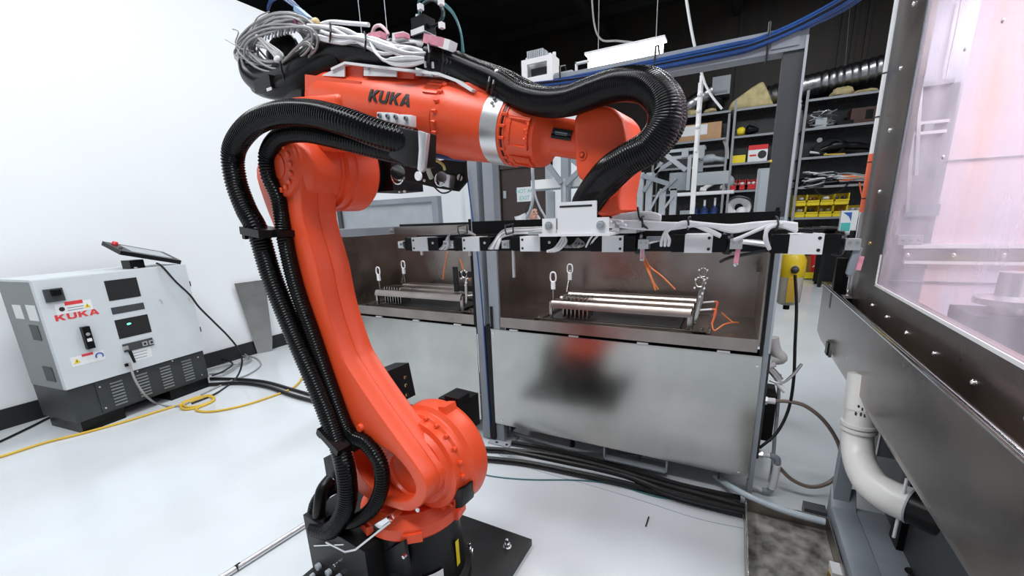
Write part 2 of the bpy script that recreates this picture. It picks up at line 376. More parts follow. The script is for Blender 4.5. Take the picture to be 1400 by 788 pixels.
MB().bx(a.x+.01, a.x+.016, FY+.02, FY+.04, 1.90, 1.945).build('latch', LABELW, jb); MB().bx(a.x+.01, a.x+.07, FY+.02, FY+.04, 1.938, 1.944).build('latch', LABELW, jb)

# ================================================================ WASH TANKS
def wash_tank(name, label, xl, xr, xi0, yb, wt=1.262):
    """stainless tank in a grey frame: xl..xr front width, xi0 inner left wall, yb inner back wall"""
    t = thing(name, label, 'tank', ((xl+xr)/2, FY, 0))
    ztop, zbot = 0.702, 0.126
    MB().bx(xl, xr, FY, FY+0.006, zbot, ztop-0.004, 0.002).build('front_panel', STEELW, t)
    MB().bx(xl, xr, FY-0.004, FY+0.007, ztop-0.006, ztop+0.002, 0.002).build('panel_flange', STEEL, t)
    MB().bx(xl+.075, xr, FY+0.035, FY+0.04, ztop-0.05, ztop+0.02).build('gap_strip', BLACKP, t)  # black strip set into the gap between front panel and basin lip
    for i in range(4):
        x = xl+(xr-xl)*(0.09+0.26*i); MB().bx(x, x+0.05, FY+0.0, FY+0.011, ztop+0.002, ztop+0.008, 0.001).build('hinge_clip', ALU, t)
    zl, zf = 0.770, 0.750
    MB().bx(xi0-0.02, xr-0.02, FY+0.012, FY+0.02, ztop+0.012, zl, 0.003).build('basin_lip', STEELB, t)
    MB().bx(xi0-0.02, xr-0.02, FY+0.02, yb+.01, zf-0.012, zf, 0.001).build('basin_floor', STEELB, t)
    MB().bx(xi0-0.03, xi0-0.02, FY+0.02, yb+0.02, zf-0.012, wt, 0.001).build('left_wall', STEELB, t)
    MB().bx(xi0-0.02, xr-0.01, yb+0.01, yb+0.02, zf-0.012, 1.262, 0.001).build('back_wall', STEELB, t)
    MB().bx(xr-0.02, xr-0.012, FY+0.02, yb+0.01, zf-0.012, 1.262, 0.001).build('right_wall', STEELB, t)
    MB().bx(xr-0.012, xr, FY+0.004, FY+0.02, ztop+0.004, 1.30).build('door_seal', BLACKP, t)
    MB().bx(xl, xl+0.014, FY, FY+0.006, ztop+0.004, 0.83).build('door_seal', BLACKP, t)
    # under-tank frame
    MB().bx(xl+.07, xr, FY+0.10, FY+0.16, 0.125, 0.185).build('floor_rail', GREYD, t)
    for i in range(4):
        x = xl+0.08+(xr-xl-0.2)*i/3
        MB().bx(x, x+0.008, FY+0.03, yb, 0.07, 0.19).build('stiffener', GREYD, t)
    MB().bx(xl, xr, yb-.02, yb+.04, 0.125, 0.185).build('floor_rail', GREYD, t)
    MB().bx(xl+.02, xr-.02, FY+.2, yb, .19, .2).build('underside', GREYD, t)
    return t
tR = wash_tank('wash_tank', 'right stainless rinse tank with clean reflective front panel', -1.166, 0.140, -1.09, 2.44)
tL = wash_tank('wash_tank', 'left stainless rinse tank half hidden behind the orange robot arm', -2.45, -1.2635, -2.27, 2.44, 1.213)
# channel bracket seen below the right tank
bk = MB(); 
for (x0, x1, z0, z1) in ((-0.52, -0.512, 0.05, 0.135), (-0.21, -0.202, 0.05, 0.135), (-0.52, -0.202, 0.05, 0.057)): bk.bx(x0, x1, FY+0.005, FY+0.09, z0, z1)
bk.build('fork_pocket', GREYP, tR)
s = MB()
for x, z in ((-1.15,.68),(.125,.66),(-.55,.69),(.10,.15),(-1.12,.15)): screw(s, (x, FY, z), (0,-1,0), .005, .003, 8)
s.build('panel_screw', CHROME, tR)
# posts of the two frames, each with a foot plate
def post(name, label, x0, x1, zt, foot=True, holes=True):
    t = thing(name, label, 'post', ((x0+x1)/2, FY+0.03, 0))
    MB().bx(x0, x1, FY+0.008, FY+0.075, 0.011, zt, 0.004).build('tube', GREYP, t)
    if foot:
        MB().bx(x0-0.03, x1+0.05, FY-0.035, FY+0.11, 0.0, 0.010, 0.002).build('foot_plate', GREYL, t)
        for dx in (-0.012, 0.03):
            MB().cyl(((x0+x1)/2+dx*1.6+.01, FY-0.018, 0.0101), ((x0+x1)/2+dx*1.6+.01, FY-0.018, 0.0125), 0.008, n=10).build('bolt_hole', BLACKP, t)
    return t
post('frame_post', 'grey steel post between the tanks, right one of the touching pair', -1.174, -1.115, 1.830)
post('frame_post', 'grey steel post between the tanks, left one of the touching pair', -1.261, -1.208, 1.830, False)
pr = post('frame_post', 'tall grey steel post at the right end of the right tank', 0.142, 0.162, 1.265, False)
MB().bx(0.095, 0.158, FY+0.008, FY+0.06, 1.265, 1.83, 0.003).build('upper_tube', GREYD, pr)
MB().bx(0.158, 0.166, FY-0.004, FY+0.06, 0.72, 1.87, 0.001).build('lit_edge_strip', GREYL, pr)  # paler strip puts the post's lit front edge into the colour
MB().bx(0.055, 0.14, FY-0.004, FY+.02, 1.845, 1.90, 0.002).build('gusset', GREYP, pr)
a = ony(1070, 176, FY); lo = MB().lathe((0.092, FY-0.004, a.z-.11), (0,-1,0), [(0,.005),(.004,.005),(.006,.003)], 12).build('reflection_spot', YELLOWC, pr)  # yellow disc paints in a small coloured reflection on the post
# light post strip in the gap and thin blue cable down it
MB().tube(smooth_path([(-1.262, FY-0.006, 1.56), (-1.245, FY-0.006, 1.36), (-1.222, FY-0.006, 1.1), (-1.210, FY-0.006, .8), (-1.205, FY-.006, .4), (-1.20, FY-.006, .1)], n=6), 0.004, 6).build('blue_post_cable', BCABLE)
tag(bpy.data.objects['blue_post_cable'], 'thin blue cable running down the post pair between the tanks', 'cable')
st = MB().bx(-1.2065, -1.1675, FY-0.002, FY+0.06, 0.02, 0.715).build('post_gap_seal', BLACKP); tag(st, 'black vertical seal strip between the two tank front panels', 'seal')
# rails and grey cabinet behind the left tank
g = thing('tank_rail', 'grey steel angle rail around the top of the left tank', 'rail', (-2.3, 2.2, 1.2))
MB().bx(-2.335, -2.285, 1.75, 2.50, 1.215, 1.262, 0.003).build('side_rail', GREYP, g)
MB().bx(-2.285, -1.27, 2.47, 2.515, 1.222, 1.262, 0.003).build('back_rail', GREYP, g)
MB().bx(-2.335, -2.285, 1.75, 2.50, 1.262, 1.268).build('rail_cap', GREYL, g)
MB().cyl((-2.284, 2.42, 1.24), (-2.276, 2.42, 1.24), .012, n=8).build('rail_bolt', ALU, g)
MB().bx(-2.25, -1.27, 2.472, 2.512, 1.263, 1.28).build('top_gasket', BLACKP, g)
gp = thing('grey_machine_panel', 'grey framed machine panel standing behind the left tank', 'panel', (-3, 3.4, 0))
a, b2 = ony(598, 268, 3.4), ony(470, 268, 3.4)
MB().bx(b2.x-0.3, a.x-0.03, 3.42, 3.45, 0.5, a.z-0.03).build('sheet', GREYL, gp)
MB().bx(b2.x-0.3, a.x, 3.39, 3.46, a.z-0.05, a.z, 0.004).build('frame_bar', GREYP, gp)
MB().bx(a.x-0.07, a.x, 3.39, 3.46, 0, a.z-0.05, 0.004).build('frame_bar', GREYP, gp)
xb = ony(466, 290, 3.4).x; MB().bx(xb-.05, xb, 3.39, 3.46, 0, a.z-.05, .004).build('frame_bar', GREYD, gp)

# rinse racks: three channels, fins, hook rods, clamps
def rinse_rack(label, dx, hose=True):
    z = 0.752; X = lambda x: x+dx
    t = thing('rinse_rack', label, 'rack', (X(-0.5), 2.15, z), 'rinse racks in the tanks')
    # base frame
    MB().bx(X(-0.93), X(-0.08), 2.00, 2.012, z, z+0.018, .001).build('base_bar', STEELB, t)
    MB().bx(X(-0.93), X(-0.08), 2.36, 2.372, z, z+0.018, .001).build('base_bar', STEELB, t)
    MB().bx(X(-0.93), X(-0.90), 2.0, 2.37, z, z+0.012, .001).build('base_bar', STEELB, t)
    MB().bx(X(-0.14), X(-0.065), 2.0, 2.37, z, z+0.012, .001).build('base_bar', STEELB, t)
    MB().bx(X(-.86), X(-.2), 2.05, 2.32, z+.002, z+.012).build('dark_tray', GREYD, t)
    for y in (2.05, 2.18, 2.31):
        c = MB(); prof = [(y-0.050, 0.842), (y-0.034, 0.866), (y+0.036, 0.866), (y+0.048, 0.850), (y+.044, .848), (y+.033, .861), (y-.031, .861), (y-.046, .830), (y-.050, .830)]
        c.prism([(X(-0.835), py, pz) for py, pz in prof], (0.685, 0, 0)); c.build('channel', STEELB, t)
    for i in range(7):
        x = X(-0.78+0.022*i)
        MB().bx(x, x+0.006, 2.035, 2.13, 0.775, 0.885, .001).build('fin', STEEL, t)
    for i in range(6):
        MB().bx(X(-.79+.03*i), X(-.775+.03*i), 2.16, 2.168, .866, .872).build('slot_tab', GREYD, t)
    for y in (2.03, 2.31):
        MB().bx(X(-0.85), X(-0.835), y-.008, y+.008, z, 0.86, .002).build('leg', STEEL, t)
        MB().bx(X(-0.165), X(-0.15), y-.008, y+.008, z, 0.87, .002).build('leg', STEEL, t)
    # hook rods on the left, each with a closed loop
    def rod(x, y, zt, m=ALU):
        r = MB().cyl((x, y, 0.80), (x, y, zt-0.055), 0.0042, n=8).build('hook_rod', STEEL, t)
        MB().bx(x-0.010, x+0.010, y-.007, y+.007, zt-0.085, zt-0.045, .002).build('rod_clamp', m, r)
        lo = [(x-0.014, y, zt-0.038), (x-0.015, y, zt-0.010), (x-0.008, y, zt+0.004), (x+0.008, y, zt+0.004), (x+0.015, y, zt-0.010), (x+0.014, y, zt-0.038), (x, y, zt-0.046)]
        MB().tube(smooth_path(lo, n=4, closed=True), 0.0042, 8, True).build('loop', m, r)
    rod(X(-0.842), 2.06, 1.005, WHITE); rod(X(-0.835), 2.30, 1.02, WHITE)
    MB().prism([(X(-.846), 2.27, .87), (X(-.846), 2.33, .87), (X(-.846), 2.33, .99), (X(-.846), 2.30, .93)], (0.004, 0, 0)).build('web_plate', STEELB, t)
    # right clamp stacks
    for y, zt in ((2.04, 1.0), (2.22, 1.02)):
        c = MB().prism([(X(-0.142), y-0.012, 0.80), (X(-0.132), y-.012, .86), (X(-0.128), y-0.012, zt-0.06), (X(-0.115), y-0.012, zt-0.02), (X(-0.103), y-0.012, zt-0.02), (X(-0.112), y-0.012, zt-0.07), (X(-0.116), y-.012, .86), (X(-0.126), y-0.012, 0.80)], (0, 0.01, 0), .001).build('clamp_plate', STEEL, t)
        MB().tube([(X(-.124)+.018*math.cos(q*PI/5), y-.016, zt-.01+.022*math.sin(q*PI/5)) for q in range(10)], .0036, 8, True).build('loop', STEEL, c)
        s = MB()
        for ddx, dz in ((-.018,.012),(.018,.012),(-.02,-.026),(.02,-.026),(.014,-.05),(.005,-.065)): s.cyl((X(-.124)+ddx, y-.024, zt-.01+dz), (X(-.124)+ddx, y-.012, zt-.01+dz), .0045, n=8)
        s.build('stud', WHITE, c)
        MB().cyl((X(-.12), y-.004, .86), (X(-.066), y-.004, .868), .0045, n=8).build('cross_pin', WHITE, c)
        MB().tube(smooth_path([(X(-.064), y-.004, .868), (X(-.052), y-.006, .866), (X(-.052), y-.008, .845), (X(-.062), y-.012, .80)], n=5), .005, 8).build('elbow_fitting', WARM, c)
        MB().cyl((X(-.145), y-.02, z), (X(-.145), y-.02, .86), .006, n=8).build('support_rod', STEEL, c)
    if hose: MB().tube(smooth_path([(X(-.062), 2.03, .81), (X(-.05), 2.02, .775), (X(-.01), 2.05, .80), (X(.03), 2.1, .80), (X(.045), 2.14, .79), (X(.02), 2.17, .785), (X(-.03), 2.18, .825)], n=6), .0035, 8).build('air_hose', ORC, t)
    for x, y in ((-.10,2.03),(-.07,2.06),(-.91,2.03),(-.88,2.05)):
        MB().cyl((X(x), y, z+.012), (X(x), y, z+.03), .007, n=8).build('bolt', CHROME, t)
    return t
rinse_rack('stainless rinse rack with orange air hose in the right tank', 0.0)
r2 = rinse_rack('stainless rinse rack with black side bracket in the left tank', -1.26, False)
for qx0, qy0, qx1, qy1 in ((618.5, 365, 627, 399.5), (627, 371, 650, 380), (627, 390, 650, 399.5)):
    a, b2 = ony(qx0, qy0, 2.085), ony(qx1, qy1, 2.085); MB().bx(a.x, b2.x, 2.085, 2.092, b2.z, a.z).build('side_bracket', BLACKM, r2)
# orange air lines hanging in the right tank
for k, pts in enumerate(([(885,363),(893,385),(900,396)], [(882,362),(890,380),(896,397)], [(886,362),(905,378),(923,396)])):
    q = [ony(px, py, 2.36-0.03*k) for px, py in pts]
    o = MB().tube(smooth_path([q[0]+V(0, -.2, .12)]+q, n=6), 0.0045, 8).build('orange_air_line', ORC)
    tag(o, ('left', 'middle', 'right')[k]+' one of three thin orange air lines hanging behind the rack in the right tank', 'hose', 'orange air lines')
for k, pts in enumerate(([(612,345),(607,370),(606,382)], [(629,354),(634,370),(642,384)])):
    q = [ony(px, py, 2.36-0.03*k) for px, py in pts]
    o = MB().tube(smooth_path(q, n=6), 0.0045, 8).build('orange_air_line', ORC)
    tag(o, ('left', 'right')[k]+' one of two orange air lines hanging in the left tank', 'hose', 'orange air lines')

# ---------------------------------------------------------------- cables on the floor under and before the tanks
def fl(pts, r, dz=0.0): return [V(onz(px, py, r+dz).x, onz(px, py, r+dz).y, r+dz) for px, py in pts]
def floor_cable(name, label, pts, r, m, group=None, dz=0.0, n=8):
    o = MB().tube(smooth_path(fl(pts, r, dz), n=8), r, n).build(name, m); return tag(o, label, 'cable', group)
G = 'thick black cables under the tanks'
floor_cable('power_cable', 'thick black cable on the floor nearest the camera before the right tank', [(655,627),(720,634),(800,650),(880,668),(950,686),(1015,703)], .017, BLACKC, G)
floor_cable('power_cable', 'thick black cable on the floor just under the right tank front', [(655,614),(740,621),(820,638),(900,662),(960,678),(1018,694)], .017, BLACKC, G)
floor_cable('power_cable', 'third black cable lying deeper below the right tank', [(700,606),(760,617),(850,640),(930,664),(1012,682)], .016, BLACKC, G)
floor_cable('power_cable', 'fourth black cable running over the other cables under the tank', [(690,616),(770,632),(850,650),(920,676),(990,694),(1018,700)], .013, BLACKC, G, .03)
floor_cable('grey_conduit', 'grey flexible conduit crossing below the right tank', [(690,588),(730,601),(790,616),(850,618),(880,622)], .010, GREYP, None, .03)
floor_cable('green_wire', 'thin green wire on the floor along the black cables', [(640,642),(670,651),(720,656),(790,657),(840,663),(900,680),(960,686),(1020,694)], .0035, TEALC)
o = MB().cyl(onz(883, 720, .003), onz(887, 707, .003), .003, n=6).build('floor_peg', BLACKC); tag(o, 'tiny black scrap lying on the pale floor', 'scrap')
MB().cyl((-.72, 1.99, .063), (-.70, 1.99, .063), .02, n=10).build('cable_clamp', BLACKP); tag(bpy.data.objects['cable_clamp'], 'small black cable clamp on the conduit under the tank', 'clamp')
# ================================================================ ROBOT ARM
RB = V(-0.933, 0.960, 0.0)
RU = V(0.9958, -0.0917, 0); RW = V(0.0917, 0.9958, 0); RZ = V(0, 0, 1)
RT = Matrix(((RU.x, RW.x, 0, RB.x), (RU.y, RW.y, 0, RB.y), (0, 0, 1, 0), (0, 0, 0, 1)))
def rl(px, py, b):                                  # picture point on the robot's upright plane at sideways offset b, in robot axes
    p = onpl(px, py, RB+RW*b, RW)-RB
    return V(p.dot(RU), p.dot(RW), p.z)
A2, A3, E0, A5 = V(.113, 0, .55), V(-.230, 0, 1.467), V(-.179, 0, 1.662), V(.678, 0, 1.438)
EE = (A5-E0).normalized(); EN = V(-EE.z, 0, EE.x)   # along and across the upper arm
def RM(): return MB(RT)
rb = thing('robot_arm', 'large orange industrial robot arm with black corrugated hoses on a black floor plate', 'robot', RB)

# floor plate with anchor bolts
pl = thing('floor_plate', 'thick square black steel plate under the orange robot arm', 'plate', (-0.98, 0.95, 0))
MB().bx(-1.33, -0.632, 0.62, 1.285, 0, 0.028, 0.003).build('plate', BLACKPLATE, pl)
for x, y in ((-.828,1.125),(-.702,1.205),(-.70,.70),(-1.24,1.2),(-.84,.80)):
    n = MB(); n.cyl((x, y, .028), (x, y, .033), .017, n=16); n.cyl((x, y, .033), (x, y, .046), .0125, n=6).build('nut', CHROME, pl)
    MB().cyl((x, y, .046), (x, y, .066), .007, n=10, ch=.002).build('anchor_stud', CHROME, pl)
# black base
RM().lathe((0, 0, .028), (0, 0, 1), [(0, .185), (.03, .185), (.045, .165), (.20, .155), (.27, .158), (.285, .158)], 48).build('base', BLACKM, rb)
q0, q1 = rl(421, 740, -.225), rl(498, 752, -.225)
b = RM(); b.bx(q0.x, q1.x, -.225, .06, .029, rl(470, 738, -.225).z, .010); b.bx(q0.x+.02, q1.x, .05, .16, .029, .18, .01); b.build('base_socket_box', BLACKM, rb)
b = RM(); b.prism([rl(552, 788, -.16), rl(500, 770, -.16), rl(552, 740, -.16), rl(560, 788, -.16)], (0, .012, 0), .001); b.build('base_side_cover', BLACKM, rb)
# round connectors on the rear socket box
for px, py, r in ((438,773,.012),(452,781,.012),(430,786,.010),(462,770,.006),(466,787,.010)):
    p = rl(px, py, -.225); c = RM().cyl(p, p+V(0, -.016, 0), r, n=18, ch=.002).build('round_connector', GREYL if r > .007 else CHROME, rb)
for px, py in ((516,772),(555,759)):
    p = rl(px, py, -.17); RM().cyl(p, p+V(0, -.012, 0), .006, n=6).build('cap_screw', CHROME, rb)
# warning labels curved round the base
def base_label(a0, a1, z0, z1, m, name, r=.160):
    bb = RM(); n = 8; vs = []
    for i in range(n+1):
        t = a0+(a1-a0)*i/n; rz = r
        vs.append([(math.cos(t)*rz, math.sin(t)*rz, z0), (math.cos(t)*rz, math.sin(t)*rz, z1)])
    for i in range(n):
        p = [V(vs[i][0]), V(vs[i+1][0]), V(vs[i+1][1]), V(vs[i][1])]; nrm = V(math.cos(a0+(a1-a0)*(i+.5)/n), math.sin(a0+(a1-a0)*(i+.5)/n), 0)
        bb.prism(p, nrm*.0012)
    return bb.build(name, m, rb, smooth=False)
lb = base_label(-.88, -.28, .045, .165, LABELW, 'white_label', .1665)
base_label(-.82, -.68, .115, .145, YELLOW, 'warning_triangle', .1685); base_label(-.6, -.5, .125, .14, BLACKTXT, 'label_mark', .1685); base_label(-.42, -.36, .125, .14, BLACKTXT, 'label_mark', .1685)
base_label(-.8, -.45, .075, .078, BLACKTXT, 'label_mark', .1685); base_label(-.8, -.45, .088, .091, BLACKTXT, 'label_mark', .1685)
base_label(.12, .24, .12, .22, YELLOW, 'yellow_strip', .164)
# turning column
RM().lathe((0, 0, .313), (0, 0, 1), [(0, .168), (.012, .178), (.05, .178), (.062, .168), (.085, .150)], 48).build('column_flange', ORANGE, rb)
for k in range(6):
    t = k*PI/3+.25; RM().box((math.cos(t)*.176, math.sin(t)*.176, .336), (.022, .06, .030), Matrix.Rotation(t, 3, 'Z'), .008).build('flange_lug', ORANGE, rb)
c = RM(); c.prism([(-.13, -.02, .36), (.15, -.02, .36), (.20, -.02, .47), (.20, -.02, .60), (.05, -.02, .64), (-.08, -.02, .54), (-.13, -.02, .44)], (0, .14, 0), .02, 3)
c.build('column_body', ORANGE, rb)
RM().prism([rl(610, 672, -.05), rl(634, 668, -.05), rl(632, 695, -.05), rl(622, 697, -.05), rl(622, 684, -.05), rl(606, 684, -.05)], (0, .06, 0), .004).build('end_stop', BLACKP, rb)
# axis-2 gear housing
c = RM(); c.lathe(A2+V(0, -.075, 0), (0, 1, 0), [(0, .120), (.015, .130), (.018, .148), (.040, .152), (.046, .160), (.062, .162), (.066, .166), (.075, .178), (.125, .180), (.145, .172), (.155, .158), (.158, .10)], 64)
c.build('gear_housing', ORANGE, rb)
for k in range(22):
    t = 2*PI*k/22; p = A2+V(math.cos(t)*.158, -.030, math.sin(t)*.158)
    RM().cyl(p, p+V(0, -.012, 0), .0068, n=8, ch=.0015).build('housing_bolt', ORANGE, rb)
t = rad(112); p = A2+V(math.cos(t)*.182, .03, math.sin(t)*.182)
RM().box(A2+V(math.cos(1.25)*.178, .03, math.sin(1.25)*.178), (.03, .05, .035), Matrix.Rotation(-.2, 3, 'Y'), .008).build('lifting_lug', ORANGE, rb)
c = RM(); c.box(A2+V(-.02, .17, .085), (.10, .10, .12), None, .012); c.box(A2+V(.0, .14, .15), (.06, .06, .03), None, .008); c.build('axis_motor', BLACKP, rb)
c = RM(); c.box(rl(541, 524, .12), (.075, .10, .13), Matrix.Rotation(-.15, 3, 'Y'), .006); c.build('connector_housing', BLACKM, rb)
for dz in (.03, 0, -.035):
    p = rl(554, 527, .065); RM().box(p+V(.004, 0, dz), (.004, .008, .009), None, .001).build('brass_terminal', BRASS, rb)

# swing arm: near plate with an open pocket at the foot, full plate behind it
BN = -.150
near = [(350,232),(366,200),(392,190),(408,210),(411,253),(414,302),(432,363),(444.5,420),(464,480),(478,507),(509,554),(543,602),(569,638),(583,664),(580,686),(561,700),(528,692),(492,675),(478,640),(462,596),(444,540),(424,470),(402,393),(380,326),(359,271)]
hole = [(484,612),(510,606),(538,622),(561,650),(568,672),(555,686),(531,682),(504,663),(488,640)]
def pocket_poly(out, hol, b):
    o = [rl(x, y, b) for x, y in out]; h = [rl(x, y, b) for x, y in hol]
    k = min(range(len(o)), key=lambda i: (o[i]-h[0]).length)
    return o[:k+1]+h+[h[0]+V(0, 0, 1e-5)]+[o[k]+V(0, 0, 1e-5)]+o[k+1:]
def densify(pts, n=3): return [(p.x, p.y) for p in smooth_path([V(x, y, 0) for x, y in pts], n=n, closed=True)]
nd = densify(near); hd = densify(hole)
c = RM()
poly = [rl(x, y, BN) for x, y in nd]; holeL = [rl(x, y, BN) for x, y in hd]
# swing arm body (solid), carved by a boolean-free pocket: rim ring and floor
def fill_with_hole(mb, out, hol, vec):
    bm = mb.bm; vec = V(vec)
    a = [bm.verts.new(p) for p in out]; h = [bm.verts.new(p) for p in hol]
    es = [bm.edges.new((a[i], a[(i+1) % len(a)])) for i in range(len(a))]+[bm.edges.new((h[i], h[(i+1) % len(h)])) for i in range(len(h))]
    r = bmesh.ops.triangle_fill(bm, use_beauty=True, use_dissolve=False, edges=es)
    fs = [f for f in r['geom'] if isinstance(f, bmesh.types.BMFace)]
    ex = bmesh.ops.extrude_face_region(bm, geom=fs)
    nv = [v for v in ex['geom'] if isinstance(v, bmesh.types.BMVert)]
    for v in nv: v.co += vec
    bmesh.ops.recalc_face_normals(bm, faces=bm.faces[:])
    return mb
c = RM(); fill_with_hole(c, poly, holeL, (0, .055, 0))
c._bevel(c.bm.faces[:], .007, 3, .7)
for v in c.bm.verts: v.co = RT @ v.co
arm = c.build('swing_arm', ORANGE, rb, angle=32)
p2 = [rl(x, y, BN) for x, y in nd]
RM().prism([q+V(0, .053, 0) for q in p2], (0, .062, 0), .006, 2, .7).build('swing_arm_web', ORANGE, rb, angle=32)
# recessed hub in the foot pocket
RM().lathe(A2+V(-.01, BN+.055, -.008), (0, -1, 0), [(0, .098), (.010, .096), (.016, .080), (.016, .070), (.008, .066), (.008, .01)], 40).build('foot_hub', ORANGE, rb)
for t in (-1.0, -.8, -.6):
    p = A2+V(math.cos(t)*.088, BN+.042, math.sin(t)*.088); RM().cyl(p, p+V(0, -.010, 0), .008, n=10, ch=.002).build('hub_bolt', ORANGE, rb)
p = rl(572, 697, BN); RM().cyl(p, p+V(0, -.006, 0), .007, n=10, ch=.001).build('grease_nipple', ALU, rb)
# axis-3 joint
RM().lathe(A3+V(0, BN-.012, 0), (0, 1, 0), [(0, .078), (.004, .084), (.02, .088), (.03, .100), (.045, .105), (.135, .105)], 44).build('elbow_disc', ORANGE, rb)
RM().lathe(A3+V(0, BN-.016, 0), (0, 1, 0), [(0, .028), (.001, .034), (.010, .034)], 28).build('elbow_cap', ORANGE, rb)
for k in range(16):
    t = 2*PI*k/16; p = A3+V(math.cos(t)*.066, BN-.012, math.sin(t)*.066); RM().cyl(p, p+V(0, -.007, 0), .008, n=10, ch=.002).build('elbow_bolt', ORANGE, rb)
RM().lathe(A3+V(0, -.03, 0), (0, 1, 0), [(0, .108), (.012, .108), (.016, .120), (.040, .120), (.044, .127), (.12, .127), (.135, .115), (.15, .09)], 48).build('elbow_drum', ORANGE, rb)
c = RM(); c.prism([A3+V(-.09, -.09, .02), A3+V(.12, -.09, .04), A3+V(.20, -.09, .10), A3+V(.22, -.09, .17), A3+V(-.03, -.09, .20), A3+V(-.06, -.09, .09)], (0, .19, 0), .02, 3); c.build('elbow_casting', ORANGE, rb)
c = RM(); c.cyl(A3+V(.02, .12, -.0), A3+V(.02, .30, -.0), .062, n=24, ch=.006); c.box(A3+V(.06, .22, -.01), (.12, .14, .11), None, .010); c.build('axis_motor', BLACKP, rb)
# upper arm: housing, collar, taper, neck
def tpx(px, b=-.075):                                        # distance along the arm axis of a picture column
    return (rl(px, 136+(px-451)*.164, b)-E0).dot(EE)
TMAP = [(-.25, tpx(408)-.16), (-.10, tpx(409)), (0, tpx(440)), (.385, tpx(599)), (.455, tpx(657)), (.481, tpx(679)), (.505, tpx(684)), (.535, tpx(693)), (.60, tpx(726, -.065)), (.70, tpx(752, -.045)), (.748, tpx(780, -.04)), (.80, tpx(800, -.03))]
def tm(t):
    for (a, x), (c, y) in zip(TMAP, TMAP[1:]):
        if t <= c: break
    return x+(y-x)*(t-a)/(c-a)
def al(t, n, b=0.0): return E0+EE*tm(t)+EN*n+V(0, b, 0)
def lath(mb, prof, n=56, cap0=True, cap1=True): return mb.lathe(E0, EE, [(tm(t), r) for t, r in prof], n, cap0, cap1)
L5 = (A5-E0).length
c = RM(); lath(c, [(-.10, .056), (-.085, .068), (-.03, .080), (.26, .084), (.355, .085), (.378, .086), (.387, .0895), (.455, .0782), (.484, .0765)]); c.build('upper_arm', ORANGE, rb)
c = RM(); c.box(al(.03, -.006), (.24, .140, .112), Matrix((EE, V(0,1,0), EN)).transposed(), .025, 4); c.build('arm_root', ORANGE, rb)
lath(RM(), [(.455, .0775), (.4555, .0808), (.481, .0785), (.4815, .075)], 56, False, False).build('steel_band', ALU, rb)
c = RM(); lath(c, [(.483, .0765), (.497, .0765), (.499, .0745), (.517, .0745), (.520, .0725), (.59, .0680), (.61, .0655), (.64, .050), (.67, .041), (.70, .0385), (.80, .0365)]); c.build('forearm', ORANGE, rb)
lath(RM(), [(.503, .0752), (.512, .0752)], 56, False, False).build('collar_groove', BLACKP, rb)
for k in range(20):
    t = 2*PI*k/20; p = al(.512, math.cos(t)*.0735, math.sin(t)*.0735)
    RM().cyl(p-EE*.008, p+EE*.006, .004, n=6).build('collar_bolt', ORANGE, rb)
# cast pockets and bosses on the near side of the arm
def side_patch(t0, t1, a0, a1, r, h, m, name):
    """curved pad on the arm, between angles a0..a1 (0 = top, pi/2 = near side)"""
    bb = RM(); n = 8
    for i in range(n):
        q = [a0+(a1-a0)*i/n, a0+(a1-a0)*(i+1)/n]
        P = [al(t0, math.cos(q[0])*r, -math.sin(q[0])*r), al(t1, math.cos(q[0])*r, -math.sin(q[0])*r), al(t1, math.cos(q[1])*r, -math.sin(q[1])*r), al(t0, math.cos(q[1])*r, -math.sin(q[1])*r)]
        m2 = (q[0]+q[1])/2; bb.prism(P, (EN*math.cos(m2)+V(0, -math.sin(m2), 0))*h)
    bmesh.ops.remove_doubles(bb.bm, verts=bb.bm.verts[:], dist=.0004)
    return bb.build(name, m, rb)
ORD = ORANGE
for t0, t1, a0, a1 in ((.535, .592, .35, .95), (.535, .595, 1.25, 2.15), (.535, .595, 2.4, 2.9)):
    rr = .0700
    # raised frame round the pocket
    for (u0, u1, v0, v1) in ((t0, t0+.006, a0, a1), (t1-.006, t1, a0, a1), (t0, t1, a0, a0+.10), (t0, t1, a1-.10, a1)):
        side_patch(u0, u1, v0, v1, rr-.004, .0075, ORANGE, 'pocket_rim')
side_patch(.335, .375, .55, 1.05, .083, .006, ORANGE, 'cast_boss'); side_patch(.325, .37, 1.5, 2.2, .083, .004, ORANGE, 'cast_boss')
for a in (1.35, 1.6, 1.85, 2.1):
    p = al(.586, math.cos(a)*.069, -math.sin(a)*.069); RM().ball(p, .0045, u=8, v=5).build('pocket_bolt', ORANGE, rb)
for a in (.75, 1.0, 1.25, 1.5, 1.75, 2.0):
    p = al(.383, math.cos(a)*.0905, -math.sin(a)*.0905); RM().cyl(p-EE*.004, p+EE*.008, .004, n=6).build('flange_bolt', ORANGE, rb)
side_patch(.700, .748, 1.22, 1.72, .0395, .0012, BLACKTXT, 'type_plate')
side_patch(.708, .738, 1.38, 1.52, .0408, .0005, GREYP, 'type_plate_print')
for a in (.95, 1.08): 
    p = al(.468, math.cos(a)*.083, -math.sin(a)*.083); RM().cyl(p, p+(EN*math.cos(a)+V(0, -math.sin(a), 0))*.003, .004, n=8).build('band_screw', GREYD, rb)
side_patch(.455, .481, .32, .62, .0815, .004, ALU, 'band_clip')
